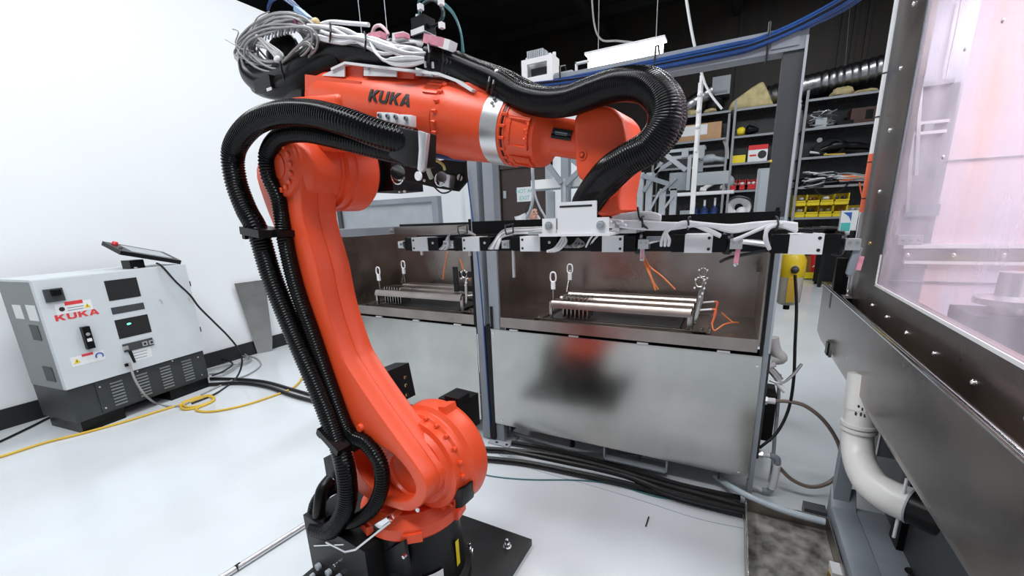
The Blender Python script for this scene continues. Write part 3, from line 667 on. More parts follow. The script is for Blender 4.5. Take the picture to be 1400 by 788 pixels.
# maker's lettering wrapped on the near side
lw = RM(); r0 = .0843
p0, p1 = rl(503, 138, -.085), rl(562, 139, -.085)
t0 = (p0-E0).dot(EE); t1 = (p1-E0).dot(EE)
wch = (t1-t0)/4*.86
tmp = MB(); word('KUKA', (0, 0, 0), (1, 0, 0), (0, 1, 0), (0, 0, 1), wch, .028, wch*.17, .004, tmp)
bmesh.ops.triangulate(tmp.bm, faces=tmp.bm.faces[:])
bmesh.ops.subdivide_edges(tmp.bm, edges=[e for e in tmp.bm.edges if e.calc_length() > .008], cuts=2)
n0 = (rl(503, 138, -.085)-E0).dot(EN)
for v in tmp.bm.verts:
    yy = n0+v.co.y; rr = r0-.002+v.co.z*.8; yy = max(-r0, min(r0, yy))
    v.co = RT @ (E0+EE*(t0+v.co.x)+EN*(yy*rr/r0)+V(0, -math.sqrt(max(0, r0*r0-yy*yy))*rr/r0, 0))
tmp.build('lettering', BLACKTXT, rb, smooth=False)
# wrist
WB = -.055
wo = [(784,166),(790,154),(802,147),(820,144),(836,147),(848,158),(853,170),(857,200),(853,235),(847,270),(846,293),(812,293),(808,270),(797,250),(788,238),(785,205)]
c = RM(); c.prism([rl(x, y, WB) for x, y in densify(wo, 3)], (0, .115, 0), .010, 3, .7); c.build('wrist', ORANGE, rb, angle=34)
p = rl(796, 212, WB)
for r, m, d in ((.010, ORANGE, .0015), (.0062, RUST, .0022), (.0035, ORANGE, .004)): RM().cyl(p, p+V(0, -d, 0), r, n=20).build('axis_cap', m, rb)
# inner curved shell seen under the hose
c = RM(); c.prism([rl(x, y, WB) for x, y in densify([(818,262),(836,248),(846,228),(852,205),(856,215),(852,245),(848,262),(834,272),(818,276)], 2)], (0, -.006, 0), .003, 2, .7); c.build('wrist_rib', ORANGE, rb)
RM().lathe(rl(839, 291, .0)+V(0, 0, 0), (0, 0, -1), [(0, .036), (.004, .036), (.005, .031), (.014, .031), (.015, .034), (.02, .034)], 32).build('tool_flange', BLACKP, rb)
fc = rl(839, 292, 0)
for k in range(10):
    t = 2*PI*k/10; RM().cyl(fc+V(math.cos(t)*.033, math.sin(t)*.033, -.004), fc+V(math.cos(t)*.033, math.sin(t)*.033, -.011), .004, n=6).build('flange_bolt', ORANGE, rb)
# rear motors behind the upper arm
c = RM(); c.cyl(al(-.10, .0, -.02), al(-.25, .012, -.02), .046, n=24, ch=.005); c.cyl(al(-.10, -.01, .05), al(-.24, 0, .05), .042, n=24, ch=.005)
c.build('rear_motor', BLACKP, rb)
c = RM(); c.box(rl(376, 119, -.05), (.09, .08, .035), None, .010); c.build('rear_terminal_box', BLACKM, rb)
p = rl(368, 122, -.092); RM().box(p, (.026, .002, .008), None).build('white_label', LABELW, rb)

# ---------------------------------------------------------------- corrugated hoses
def hp(pts): return [rl(x, y, b) for x, y, b in pts]
def hose(name, pts, r, pitch=.0085, m=HOSE, n=18, dep=.0028): return RM().ribbed(hp(pts), r, pitch, dep, n).build(name, m, rb, angle=60)
hose('dress_hose', [(566,196,-.17),(520,184,-.20),(470,166,-.22),(425,155,-.22),(380,156,-.22),(343,172,-.22),(320,205,-.22),(322,245,-.22),(336,285,-.215),(353,318,-.21),(372,380,-.205),(400,450,-.20),(430,520,-.20),(455,585,-.20),(472,640,-.21),(474,690,-.215),(455,724,-.22),(432,722,-.21)], .0305)
hose('dress_hose', [(560,214,-.13),(510,202,-.155),(460,190,-.17),(415,182,-.175),(382,188,-.175),(366,212,-.175),(368,240,-.175),(380,268,-.165),(386,300,-.162),(390,330,-.168),(404,390,-.17),(428,460,-.17),(452,530,-.17),(476,590,-.17),(500,606,-.165),(519,632,-.165),(522,664,-.17),(510,694,-.18),(486,712,-.19),(462,716,-.19)], .0235)
hose('dress_hose', [(452,716,-.20),(432,712,-.19),(433,690,-.18),(446,672,-.15),(462,664,-.12)], .026)
c = RM(); c.tube(smooth_path(hp([(430,735,-.20),(436,700,-.2),(440,672,-.18),(452,655,-.14)]), n=6), .021, 14); c.build('rubber_boot', BLACKP, rb)
c = RM(); c.box(rl(461, 636, -.10), (.06, .06, .07), None, .006); c.build('hose_inlet_box', BLACKM, rb)
RM().bar(rl(437, 740, -.22), rl(478, 738, -.2), .05, .004).build('hose_saddle', CHROME, rb)
c = RM(); c.tube([rl(446, 742, -.25), rl(456, 747, -.25), rl(472, 755, -.25), rl(486, 752, -.24), rl(510, 733, -.22), rl(534, 714, -.19)], .0035, 6); c.build('saddle_rod', ALU, rb)
c = RM(); c.prism([rl(503, 722, -.18), rl(528, 708, -.18), rl(534, 714, -.18), rl(510, 734, -.18)], (0, .05, 0), .002); c.build('saddle_plate', CHROME, rb)
# dress pack over the arm to the wrist
hose('wrist_hose', [(588,78,-.02),(612,84,-.025),(645,98,-.035),(680,113,-.045),(712,132,-.055),(745,140,-.065),(778,138,-.075),(812,126,-.085),(846,116,-.095),(882,118,-.105),(906,140,-.115),(908,170,-.12),(888,200,-.12),(858,218,-.12),(834,234,-.108),(814,256,-.075),(800,278,-.042),(797,294,-.030)], .0275, .0036, n=22, dep=.0009)
hose('wrist_hose', [(580,72,.015),(640,92,.0),(690,110,-.01),(730,130,-.02),(770,136,-.035),(815,122,-.05),(850,110,-.06),(890,112,-.07),(917,138,-.08),(918,172,-.085),(894,204,-.09),(862,222,-.095),(838,244,-.088),(816,268,-.065),(806,290,-.036)], .0225, .0036, n=20, dep=.0009)
# hose clamps on the swing arm
for (x, y, b, ang) in ((360,317,-.205,.12), (463,597,-.195,.5)):
    p = rl(x, y, b); Rm = Matrix.Rotation(ang, 3, 'Y')
    c = RM(); c.box(p, (.105, .082, .022), Rm, .006); c.box(p+Rm @ V(-.047, -.02, -.010), (.016, .03, .03), Rm, .003); c.build('hose_clamp', BLACKP, rb)
    RM().box(p+Rm @ V(.055, .03, 0), (.03, .05, .018), Rm, .004).build('clamp_foot', BLACKP, rb)
p = rl(390, 319, BN); RM().lathe(p+V(.0, .01, 0), (0, -1, 0), [(0, .018), (.012, .014), (.02, .012)], 16).build('clamp_boss', ORANGE, rb)
p = rl(494, 585, BN); RM().lathe(p+V(.0, .01, 0), (0, -1, 0), [(0, .018), (.012, .014), (.02, .012)], 16).build('clamp_boss', ORANGE, rb)
# hose bracket at the arm root, valve blocks
c = RM(); c.prism([rl(x, y, -.20) for x, y in ((538,172),(577,180),(576,228),(560,229),(530,214))], (0, .045, 0), .004, 2, .6); c.build('hose_bracket', BLACKM, rb)
c = RM(); c.prism([rl(x, y, -.21) for x, y in ((571,178),(583,182),(581,205),(578,232),(574,236),(570,232),(572,205))], (0, .012, 0), .002, 2, .6); c.build('silver_bracket', ALU, rb)
p = rl(573, 241, -.21); RM().cyl(p, p+V(0, -.004, 0), .009, n=20).build('bracket_eye', WHITE, rb)
for x0, x1, y0, y1, sc in ((515,537,153,176,((520,158),(531,159))), (537,561,156,172,((542,160),(556,162)))):
    P = [rl(x, y, -.115) for x, y in ((x0, y0), (x1, y0+1), (x1, y1+1), (x0, y1-3))]
    vb = RM().prism(P, (0, .02, 0), .002, 2, .6).build('valve_block', WHITE, rb)
    for x, y in sc:
        q = rl(x, y, -.115); RM().cyl(q, q+V(0, -.006, 0), .0055, n=12, ch=.001).build('valve_port', GREYP, vb); RM().cyl(q+V(0, -.006, 0), q+V(0, -.0065, 0), .0025, n=8).build('port_hole', BLACKP, vb)
# axis-4 drive plate, couplings and hose fittings under the arm
c = RM(); c.prism([rl(x, y, .06) for x, y in ((560,226),(636,214),(638,248),(626,262),(600,258),(566,250),(540,244))], (0, .008, 0), .001, 1, .8); c.build('fitting_plate', BLACKM, rb)
p = rl(629, 243, .058); RM().cyl(p, p+V(0, -.003, 0), .0085, n=18).build('plate_hole', LABELW, rb)
p = rl(629, 243, .054); RM().bar(p+V(-.005, 0, -.01), p+V(.005, 0, .01), .003, .004).build('slot_bar', BLACKP, rb)
for (x, y, b, r, L) in ((547,240,.02,.018,.03), (605,246,.02,.012,.028)):
    p = rl(x, y, b); c = RM(); c.lathe(p, V(.6, -.75, .1), [(0, r*.7), (.008, r*.7), (.009, r), (.018, r), (.02, r*.8), (.026, r*.8), (.028, r*1.1), (.04, r*1.1)], 20); c.build('metal_coupling', CHROME, rb)
    RM().tube([p+V(math.cos(q*PI/8)*r*1.35, -.01, math.sin(q*PI/8)*r*1.35) for q in range(16)], .0022, 6, True).build('coupling_ring', CHROME, rb)
c = RM(); c.box(rl(612, 247, .05), (.034, .025, .032), Matrix.Rotation(.25, 3, 'Y'), .003); c.build('solenoid_block', ALU, rb)
RM().tube(smooth_path(hp([(590,211,.0),(606,213,.0),(622,215,.0),(636,216,.01)]), n=6), .0095, 12).build('blue_air_hose', BCABLE, rb)
RM().tube(smooth_path(hp([(588,217,-.02),(598,220,-.02),(606,226,-.02),(608,232,-.01)]), n=6), .0038, 8).build('yellow_wire', mat('pale_yellow_wire', (.62,.55,.20), .4), rb)
RM().tube(smooth_path(hp([(584,222,-.04),(586,234,-.04),(590,244,-.03)]), n=5), .0062, 8).build('pale_green_hose', mat('pale_green_hose', (.45,.5,.38), .4), rb)
RM().tube(smooth_path(hp([(594,256,.05),(604,264,.05),(616,261,.05),(622,250,.05)]), n=6), .0022, 6).build('black_wire', BLACKC, rb)
for x, y, r in ((553,262,.004),(546,263,.003),(580,247,.004)): p = rl(x, y, .02); RM().ball(p, r, u=8, v=5).build('small_fitting', LABELW, rb)

# ---------------------------------------------------------------- cable tray and cable harness over the arm
tr = RM(); tp = [(452,93),(471,84),(520,90),(600,99),(624,108),(646,122)]
q0 = [rl(x, y, -.07) for x, y in tp]
for a, b2 in zip(q0, q0[1:]):
    d = (b2-a).normalized(); nn = V(-d.z, 0, d.x); tr.prism([a, b2, b2-nn*.006, a-nn*.006], (0, .14, 0))
bmesh.ops.remove_doubles(tr.bm, verts=tr.bm.verts[:], dist=.0005)
tr.build('cable_tray', WHITE, rb)
for x0, x1 in ((441,471), (497,542), (568,602)):
    RM().prism([rl(x0, 92 if x0 > 450 else 102, -.065), rl(x1, 89 + (x1-470)*.1, -.065), rl(x1, 105, -.065), rl(x0, 103.5, -.065)], (0, .003, 0)).build('tray_skirt', LABELW, rb)
for x0, x1 in ((471,496), (543,566)):
    RM().prism([rl(x0, 89+(x0-470)*.1, -.055), rl(x1, 89+(x1-470)*.1, -.055), rl(x1, 108, -.055), rl(x0, 107, -.055)], (0, .11, 0)).build('tray_bracket', ORANGE, rb)
RM().prism([rl(x, y, -.055) for x, y in ((622,112),(640,112),(668,124),(664,128),(630,122))], (0, .08, 0), .003).build('tray_end_bracket', ORANGE, rb)
for x, y in ((582,98),(592,99)): p = rl(x, y-6, -.06); RM().cyl(p, p+V(0, 0, .012), .003, n=8).build('tray_stud', ALU, rb)
for x, y in ((578,102),(592,104),(504,94)): p = rl(x, y, -.068); RM().cyl(p, p+V(0, -.004, 0), .003, n=8).build('tray_screw', GREYP, rb)
# black sleeve under the coil
RM().tube(smooth_path(hp([(346,96,-.02),(362,110,-.03),(390,106,-.03),(420,92,-.03),(452,76,-.02),(490,70,-.02),(540,74,-.01),(590,76,-.01)]), n=8), [.034+.010*math.sin(min(1, i/40)*PI) for i in range(57)], 18).build('black_sleeve', BLACKP, rb)
RM().tube(smooth_path(hp([(352,118,0),(370,124,0),(400,118,0),(430,104,0)]), n=8), .026, 14).build('black_sleeve', BLACKP, rb)
RM().tube(smooth_path(hp([(334,84,-.045),(343,106,-.05),(372,121,-.05),(408,112,-.045),(440,92,-.03),(470,78,-.02)]), n=8), [.018+.016*math.sin(min(1, i/24)*PI/2) for i in range(41)], 16).build('black_sleeve', BLACKP, rb)
RM().ball(rl(386, 72, .03), .085, (1.05, .3, .62)).build('black_sleeve', BLACKP, rb)
# coil of grey cables
rc = random.Random(3)
for k in range(60):
    cx, cy = 384+rc.uniform(-7, 7), 62+rc.uniform(-5, 5); rx, ry = 50+rc.uniform(-12, 5), 33+rc.uniform(-10, 6); bo = rc.uniform(-.065, .02); ph = rc.uniform(0, 6)
    pts = []
    for i in range(12):
        t = 2*PI*i/12; x = cx+rx*math.cos(t)+4*math.sin(2*t+ph); y = cy+ry*math.sin(t)-.28*(x-384)*.55+3*math.sin(3*t+ph)
        pts.append((x, y, bo+.012*math.sin(t+ph)))
    RM().tube(smooth_path(hp(pts), n=4, closed=True), .0032, 6, True).build('coiled_cable', GCABLE, rb)
for k in range(9):
    pts = [(352+rc.uniform(-4, 6), 50+rc.uniform(-9, 20), -.07), (370+k*2, 72+rc.uniform(-3, 3), -.075), (384, 86, -.078), (400+k*2, 70-k*1.5, -.075), (420+rc.uniform(-5,10), 48+k*2.5, -.07)]
    RM().tube(smooth_path(hp(pts), n=5), .0030, 6).build('coiled_cable', GCABLE, rb)
for pts in ([(345,78,-.06),(336,70,-.06),(322,60,-.06),(326,44,-.06),(318,40,-.06)], [(347,70,-.06),(330,66,-.06),(308,54,-.06)], [(340,62,-.05),(345,40,-.05),(352,24,-.05),(368,16,-.05)], [(338,80,-.06),(324,80,-.06),(320,70,-.06),(330,58,-.06)]):
    RM().tube(smooth_path(hp(pts), n=6), .0017, 6).build('loose_cable_end', GCABLE, rb)
for k in range(14):
    x = 358+k*4.4; RM().bar(rl(x, 56-k*1.1, -.07), rl(x+1.5, 47-k*1.0, -.07), .004, .004).build('terminal_strip', LABELW if k % 2 else GREYP, rb)
RM().tube([rl(383, 83, -.088), rl(385, 96, -.082), rl(390, 112, -.078), rl(394, 120, -.07)], .003, 6).build('black_tie', BLACKC, rb)
RM().ball(rl(379, 81, -.082), .013, (1.2, .5, .7)).build('foam_plug', LABELW, rb)
for k in range(3):
    RM().tube(smooth_path(hp([(366,14-k*2,0),(372,2-k*3,0),(384,-3-k*2,0),(398,6-k*3,0),(415,18,0),(428,28+k*3,0)]), n=6), .0035, 6).build('blue_cable', BCABLE, rb)
RM().bar(rl(406, 12, -.03), rl(424, 27, -.03), .02, .012, b=.003).build('blue_connector', mat('pale_blue_plastic', (.28,.42,.62), .4), rb)
RM().ball(rl(431, 31, -.035), .013, (1.2, .8, .9)).build('yellow_tag', mat('pale_yellow_tag', (.72,.55,.28), .5), rb)
RM().bar(rl(404, 28, -.05), rl(408, 36, -.05), .012, .008, b=.002).build('purple_tag', mat('purple_tag', (.18,.03,.10), .5), rb)
# white harness along the tray
for k in range(26):
    b0_ = rc.uniform(-.07, .0); o1, o2 = rc.uniform(-10, 12), rc.uniform(-8, 12)
    pts = [(432+rc.uniform(-14, 14), 42+o1*.8, b0_), (462+rc.uniform(-8,8), 48+o1, b0_-.006), (496, 55+o2*.8, b0_), (530+rc.uniform(-8,8), 66+o2, b0_-.008), (560, 72+o1*.8, b0_), (586, 74+o2*.35, b0_*.6)]
    RM().tube(smooth_path(hp(pts), n=5), rc.choice((.0036, .0042, .005)), 6).build('harness_cable', WCABLE if k % 7 else BLACKC, rb)
for k in range(5):
    RM().tube(smooth_path(hp([(506,58,-.07),(515+k*2,74+k*2,-.085),(536,88-k*2,-.09),(560,90-k*3,-.085),(580,84-k,-.07)]), n=6), .003, 6).build('harness_loop', WCABLE if k != 2 else GCABLE, rb)
RM().tube(smooth_path(hp([(438,34,-.02),(452,30,-.02),(480,32,-.02),(504,34,-.02)]), n=6), .0055, 8).build('white_tube_end', WHITE, rb)
RM().tube(smooth_path(hp([(508,50,-.03),(512,38,-.03),(520,35,-.03),(528,42,-.03),(531,48,-.03)]), n=6), .0042, 8).build('pink_hose_loop', mat('pale_pink_hose', (.85,.60,.62), .45), rb)
for x, y, w_, h_, m in ((516,50,26,8,PINK), (548,51,22,9,WHITE), (550,50,18,5,PINK)):
    RM().box(rl(x, y, -.055 if m is not WHITE else -.05), (w_*.0017, .02, h_*.0017), Matrix.Rotation(.12, 3, 'Y'), .003).build('cable_tag', m, rb)
for x, y in ((499,56),(451,44),(586,72)):
    RM().tube([rl(x, y-12, -.07), rl(x+1, y, -.082), rl(x, y+13, -.07), rl(x-1, y+13, -.0), rl(x-1, y-12, .0)], .0025, 6, True).build('harness_tie', BLACKC, rb)
for k in range(3):
    RM().tube([rl(606+k*5, 66+k*2, -.04), rl(607+k*5, 82+k*2, -.055), rl(605+k*5, 98+k*2, -.04)], .0035, 6).build('harness_tie', BLACKC, rb)
for k in range(2):
    RM().tube([rl(671+k*6, 99+k*3, -.06), rl(669+k*6, 112+k*3, -.078), rl(666+k*6, 126+k*3, -.06)], .003, 6).build('harness_tie', BLACKC, rb)
RM().ball(rl(679, 99, -.06), .006).build('tie_knot', LABELW, rb)
RM().bar(rl(584, 54, -.05), rl(612, 61, -.05), .026, .018, b=.005).build('pink_wrapped_connector', PINK, rb)
RM().bar(rl(606, 60, -.05), rl(619, 64, -.05), .026, .02, b=.005).build('white_connector', WHITE, rb)
# sensor block with a teal coiled cable
sb = RM().box(rl(579, 37, .0), (.042, .04, .034), None, .003).build('sensor_block', BLACKM, rb)
RM().box(rl(579, 46, .0), (.044, .042, .012), None, .002).build('sensor_band', LABELW, sb)
RM().box(rl(577, 54, .0), (.034, .03, .02), None, .002).build('sensor_foot', BLACKP, rb)
RM().cyl(rl(571, 29, .0), rl(571, 20, .0), .005, n=10).build('sensor_plug', LABELW, sb)
for k in range(3):
    RM().tube([rl(590+(15+k)*math.cos(q*PI/9), 18+(17+k)*math.sin(q*PI/9), -.01+.006*k) for q in range(18)], .0026, 6, True).build('cable_coil', TEALC if k else BLACKC, rb)
for k in range(2):
    RM().tube(smooth_path(hp([(574,22,0),(572,6,0),(576,-2+k,0),(590,-4+k*3,0),(606,4+k*3,0),(620,18+k*2,0),(630,44,0),(634-k*2,72,0)]), n=6), .0026, 6).build('sensor_cable', TEALC, rb)
for x, y in ((575,10),(603,3),(604,35)): RM().box(rl(x, y, -.025), (.010, .012, .012), None, .002).build('white_tie', WHITE, rb)
# ================================================================ GRIPPER HELD BY THE ROBOT
GY = 0.862
gr = thing('gripper_frame', 'long black gripper bar with six white-faced actuators hanging from the robot wrist', 'gripper', (-.25, .9, 1.25))
def gx(px, py=333, y=GY): return ony(px, py, y).x
def gz(px, py, y=GY): return ony(px, py, y).z
a, b2 = ony(645, 303, .935), ony(1067, 292, .935)
MB().bx(a.x, ony(1067, 292, .935).x, .935, .945, 1.262, 1.2935, .0015).build('back_plate', BLACKP, gr)
MB().bx(gx(556), gx(1150), .905, .955, 1.222, 1.262, .003).build('cross_beam', BLACKM, gr)
MB().bx(-.40, -.17, .84, .98, 1.262, 1.269, .002).build('adapter_plate', ALU, gr)
MB().lathe((-.258, .90, 1.269), (0, 0, 1), [(0, .040), (.015, .040), (.022, .033), (.04, .033)], 28).build('tool_changer', GREYD, gr)
# centre white bracket
wy = .775
x0, x1 = gx(762, 300, wy), gx(815, 300, wy); zt, zb = gz(762, 277, wy), gz(790, 320, wy)
MB().bx(x0, x1, wy, wy+.005, zb, zt, .0015).build('white_bracket', WHITE, gr)
MB().bx(x0+.005, x1-.008, wy-.0006, wy+.0004, zt-.010, zt-.0065).build('bracket_slot', BLACKTXT, gr)
MB().bx(gx(738, 318, wy), gx(834, 318, wy), wy-.006, .86, zb-.004, zb+.001, .001).build('bracket_foot', WHITE, gr)
for px, py in ((751,309), (822,308)):
    p = ony(px, py, wy); t = MB().bx(p.x-.014, p.x+.014, wy-.002, wy+.004, zb, p.z+.014, .001).build('bracket_tab', WHITE, gr)
    MB().cyl((p.x, wy-.002, p.z), (p.x, wy-.004, p.z), .0085, n=18).build('washer', ALU, t); MB().cyl((p.x, wy-.004, p.z), (p.x, wy-.009, p.z), .0055, n=12, ch=.001).build('cap_screw', GREYP, t)
# actuators: (white face left, right, top, bottom), block left, block right, clevis side
ACT = [(563,584,325,343.5,554,598,-1), (632,655,324.5,343.8,622,670,-1), (711,738,323.5,344,699,760,-1), (823,852,322.5,345,807,868,1), (936,974,320.5,346,918,993,1), (1079,1126,320,348,1054,1150,1)]
for k, (wl, wr, yt, yb, bl_, br, side) in enumerate(ACT):
    zt_, zb_ = gz((wl+wr)/2, yt), gz((wl+wr)/2, yb); X0_, X1_, W0, W1 = gx(bl_), gx(br), gx(wl), gx(wr)
    ac = MB().bx(X0_, X1_, GY+.003, GY+.075, zb_+.001, zt_-.001, .002).build('actuator', BLACKP, gr)
    MB().bx(W0, W1, GY, GY+.07, zb_, zt_, .0012).build('white_housing', ALU if False else WHITE, ac)
    for zz in (zt_-.007, zb_+.007):
        xx = W1-.006 if side > 0 else W0+.006
        MB().cyl((xx, GY+.0005, zz), (xx, GY-.0008, zz), .0028, n=10).build('mount_hole', BLACKTXT, ac)
    # clevis with swing finger
    cx = X1_ if side > 0 else X0_; s_ = side
    zc = (zt_+zb_)/2
    if side > 0: MB().lathe((X1_-.006, GY+.032, zc-.001), (1, 0, 0), [(0, .020), (.004, .022), (.012, .022), (.016, .018)], 12).build('end_cap', BLACKP, ac)
    else: MB().box((X0_-.004, GY+.035, zc), (.010, .05, .034), None, .004).build('end_cap', BLACKP, ac)
    cl = MB().box((cx+s_*.016, GY+.012, zc-.001), (.020, .022, .018), None, .002).build('clevis', ALU, ac)
    for dx in (-.005, .005): MB().cyl((cx+s_*.016+dx, GY+.001, zc+.002), (cx+s_*.016+dx, GY-.0015, zc+.002), .0030, n=10).build('clevis_pin', CHROME, ac)
    if k == 5:
        MB().prism([(cx+.020, GY+.004, zc-.006), (cx+.030, GY+.004, zc-.006), (cx+.026, GY+.004, zc-.046), (cx+.022, GY+.004, zc-.052), (cx+.014, GY+.004, zc-.050), (cx+.016, GY+.004, zc-.03)], (0, .012, 0), .002).build('swing_finger', GREYP, ac)
        MB().bar((cx+.030, GY+.003, zc-.020), (cx+.028, GY+.003, zc-.042), .006, .006, b=.001).build('pink_pad', PINK, ac)
    elif k == 4:
        MB().bar((cx+.020, GY+.006, zc-.010), (cx+.018, GY+.006, zc-.036), .008, .008, b=.002).build('pink_pad', PINK, ac)
        MB().ball((cx+.018, GY+.006, zc-.038), .0045, u=8, v=6).build('finger_tip', ALU, ac)
    elif k == 3:
        MB().bx(cx+.010, cx+.018, GY+.004, GY+.012, zc-.034, zc-.009, .001).build('swing_finger', ALU, ac); MB().bx(cx+.012, cx+.016, GY+.002, GY+.005, zc-.030, zc-.012).build('pink_pad', PINK, ac)
    elif k == 2:
        MB().bx(cx-.002, cx+.0035, GY+.004, GY+.010, zc-.078, zc-.014, .001).build('swing_finger', ALU, ac)
    else:
        MB().bx(cx-.002, cx+.003, GY+.06, GY+.066, zc-.034, zc-.014, .001).build('swing_finger', ALU, ac)
    # grommets on the black part
    gxx = X1_-.012 if side < 0 else X0_+.01
    if side < 0: MB().cyl((X1_-.016, GY+.004, zc+.003), (X1_-.016, GY+.001, zc+.003), .0032, n=10).build('screw', ALU, ac)
    # black hose connectors on top of the last actuator
    if k == 5:
        for q in range(3): MB().cyl((X0_+.045+.014*q, GY+.015+.012*q, zt_+.006), (X0_+.06+.018*q, GY+.012+.012*q, zt_+.005), .005, n=10).build('cable_plug', BLACKP, ac)
# signal cables, drawn along the bar
rg = random.Random(11)
def gcab(pts, r=.0032, m=WCABLE, name='signal_cable'):
    return MB().tube(smooth_path([ony(x, y, yy) for x, y, yy in pts], n=7), r, 8).build(name, m, gr)
for k in range(7):
    o = k*1.6; gcab([(826,300+o,.83),(850,303+o*.7,.832),(880,304+o*.9,.836),(915,306+o*.7,.842),(945,306+o*.3,.846)], .0033)
for k in range(5):
    o = k*2.4; gcab([(940,304+o*.5,.842),(970,307+o*.2,.846),(1000,309+o*.8,.852),(1030,306+o*.6,.856),(1062,304+o*.4,.86),(1090,307+o,.862)], .0032)
for k in range(5):
    o = k*2; gcab([(838,296+o*1.6,.85),(868,292+o,.846),(890,292+o*.8,.846),(902,297+o*.6,.848),(880,303+o*.3,.848)], .0034)
for k in range(3):
    o = k*5; gcab([(946,304,.845),(930,305+o*.2,.84),(912,315+o*.2,.84),(905+o,328,.845),(904+o,336,.86)], .0030)
for k in range(2):
    o = k*9; gcab([(944,306,.845),(965,312+o*.3,.845),(985,322+o*.2,.85)], .003)
for k in range(2):
    o = k*7; gcab([(1070,306,.85),(1052-o*.3,312,.845),(1046+o*.2,326,.845),(1052,341,.855)], .0032)
gcab([(1062,304,.86),(1035,315,.852),(1012,325,.85),(1004,328,.855)], .0032)
# left-hand cables
for k in range(6):
    o = k*1.5; gcab([(748,311+o*.5,.90),(725,312+o*.9,.895),(700,313+o,.89),(686,317+o,.88),(676+o,330,.866),(668+o*1.6,341,.862)], .0026, WCABLE if k % 3 else GCABLE)
for k in range(5):
    o = k*2.2; gcab([(650,322,.90),(640,316+o*.3,.885),(628,314+o*.2,.872),(614,322,.862),(606+o,336,.862),(601+o,341,.866)], .0026, WCABLE if k % 2 else GCABLE)
for k in range(3):
    o = k*4; gcab([(770,322,.87),(766+o,330,.862),(758+o,340,.858),(748+o,344,.86)], .003)
for k in range(4):
    o = k*5; gcab([(790,326,.9),(784+o,334,.895),(775+o,338,.89),(764+o*2,335,.88)], .0024, GCABLE)
gcab([(812,320,.86),(806,328,.86),(801,338,.87)], .002); gcab([(818,322,.86),(812,328,.86),(808,334,.87)], .002)
gcab([(1048,343,.88),(1000,352,.90),(985,358,.92)], .003, BLACKC, 'black_lead')
gcab([(1048,334,.90),(1010,330,.91),(985,332,.92)], .006, ALU, 'air_pipe')
for x, y in ((879,301),(941,303),(1062,303),(629,313),(693,312)):
    p = ony(x, y, .838 if x < 930 and x > 800 else .85); MB().tube([(p.x, p.y-.008, p.z+.006), (p.x+.002, p.y-.012, p.z-.004), (p.x, p.y-.004, p.z-.014), (p.x, p.y+.03, p.z-.012), (p.x, p.y+.03, p.z+.008)], .0018, 6, True).build('cable_tie', BLACKC, gr)
p = ony(876, 296, .836); MB().tube([ony(872, 284, .85), ony(874, 296, .838), ony(880, 309, .832), ony(886, 313, .836)], .0024, 6).build('black_strap', BLACKC, gr)
for k in range(5): MB().ball(ony(832+k*5, 304+(k % 3)*5, .825), .006, (1.3, .8, .8), 8, 6).build('white_knot', WCABLE, gr)
# small fittings between the blocks
for x, y in ((612,333),(693,334),(552,334)):
    p = ony(x, y, .868); f = MB().box(p, (.012, .02, .014), None, .002).build('end_bracket', ALU, gr); MB().cyl(p+V(0, -.010, 0), p+V(0, -.013, 0), .003, n=8).build('bracket_screw', GREYP, f)
for x0_, y0_, x1_, y1_ in ((868,318,866,310),(880,316,878,310)): MB().bar(ony(x0_, y0_, .88), ony(x1_, y1_, .88), .01, .01).build('post_block', GREYP, gr)
MB().cyl(ony(885, 332, .875), ony(908, 326, .885), .004, n=8).build('piston_rod', ALU, gr)
MB().bx(gx(882), gx(912), .872, .885, gz(900, 330), gz(900, 324)).build('rod_block', GREYP, gr)

# ================================================================ CONTROLLER CABINET
ca = onz(112.7, 594.7); cb = onz(290, 528)
cy_ = (cb-ca); CWID = cy_.length; cy_.normalize(); cx_ = V(-cy_.y, cy_.x, 0)      # cx_ points to the wall
if cx_.x > 0: cx_ = -cx_
CT = Matrix(((cx_.x, cy_.x, 0, ca.x), (cx_.y, cy_.y, 0, ca.y), (0, 0, 1, 0), (0, 0, 0, 1)))
def cl_(px, py, d=0.0):                    # picture point on the plane d behind the cabinet front, in cabinet axes (depth, along, up)
    p = onpl(px, py, ca+cx_*d, cx_)-ca
    return V(p.dot(cx_), p.dot(cy_), p.z)
def CM(): return MB(CT)
cc = thing('control_cabinet', 'white and charcoal robot control cabinet standing by the white wall', 'cabinet', ca)
DF = -.03
dl, drr, dt, db = cl_(86, 528, DF), cl_(281, 484, DF), cl_(45, 384, DF), cl_(282, 482, DF)
yl, yr = (cl_(86, 528, DF).y+cl_(46, 384, DF).y)/2, (cl_(281, 484, DF).y+cl_(254, 362, DF).y)/2
zbo, zto = (dl.z+drr.z)/2, (cl_(46, 384, DF).z+cl_(254, 362, DF).z)/2
CDEP = .42
CM().bx(DF, .005, yl, yr, zbo, zto, .004).build('door', CABW, cc)
CM().bx(.006, CDEP, yl+.008, yr-.004, zbo-.01, zto-.008, .004).build('body', CABG, cc)
CM().bx(.0, CDEP, yl+.004, yr, zto-.010, zto+.004, .003).build('top_cover', CABW, cc)
zl0 = cl_(102.5, 580.5, 0).z
CM().bx(.0, CDEP, yl+.012, yr+.0, zl0, zbo-.005, .004).build('lower_body', CABD, cc)
for y0, y1 in ((yl+.03, yl+.27), (yr-.30, yr-.005)):
    CM().bx(.01, CDEP-.02, y0, y1, 0, zl0, .003).build('skid_foot', BLACKP, cc)
CM().bx(.15, CDEP-.05, yl+.03, yr-.01, 0.03, zl0).build('skid_beam', BLACKP, cc)
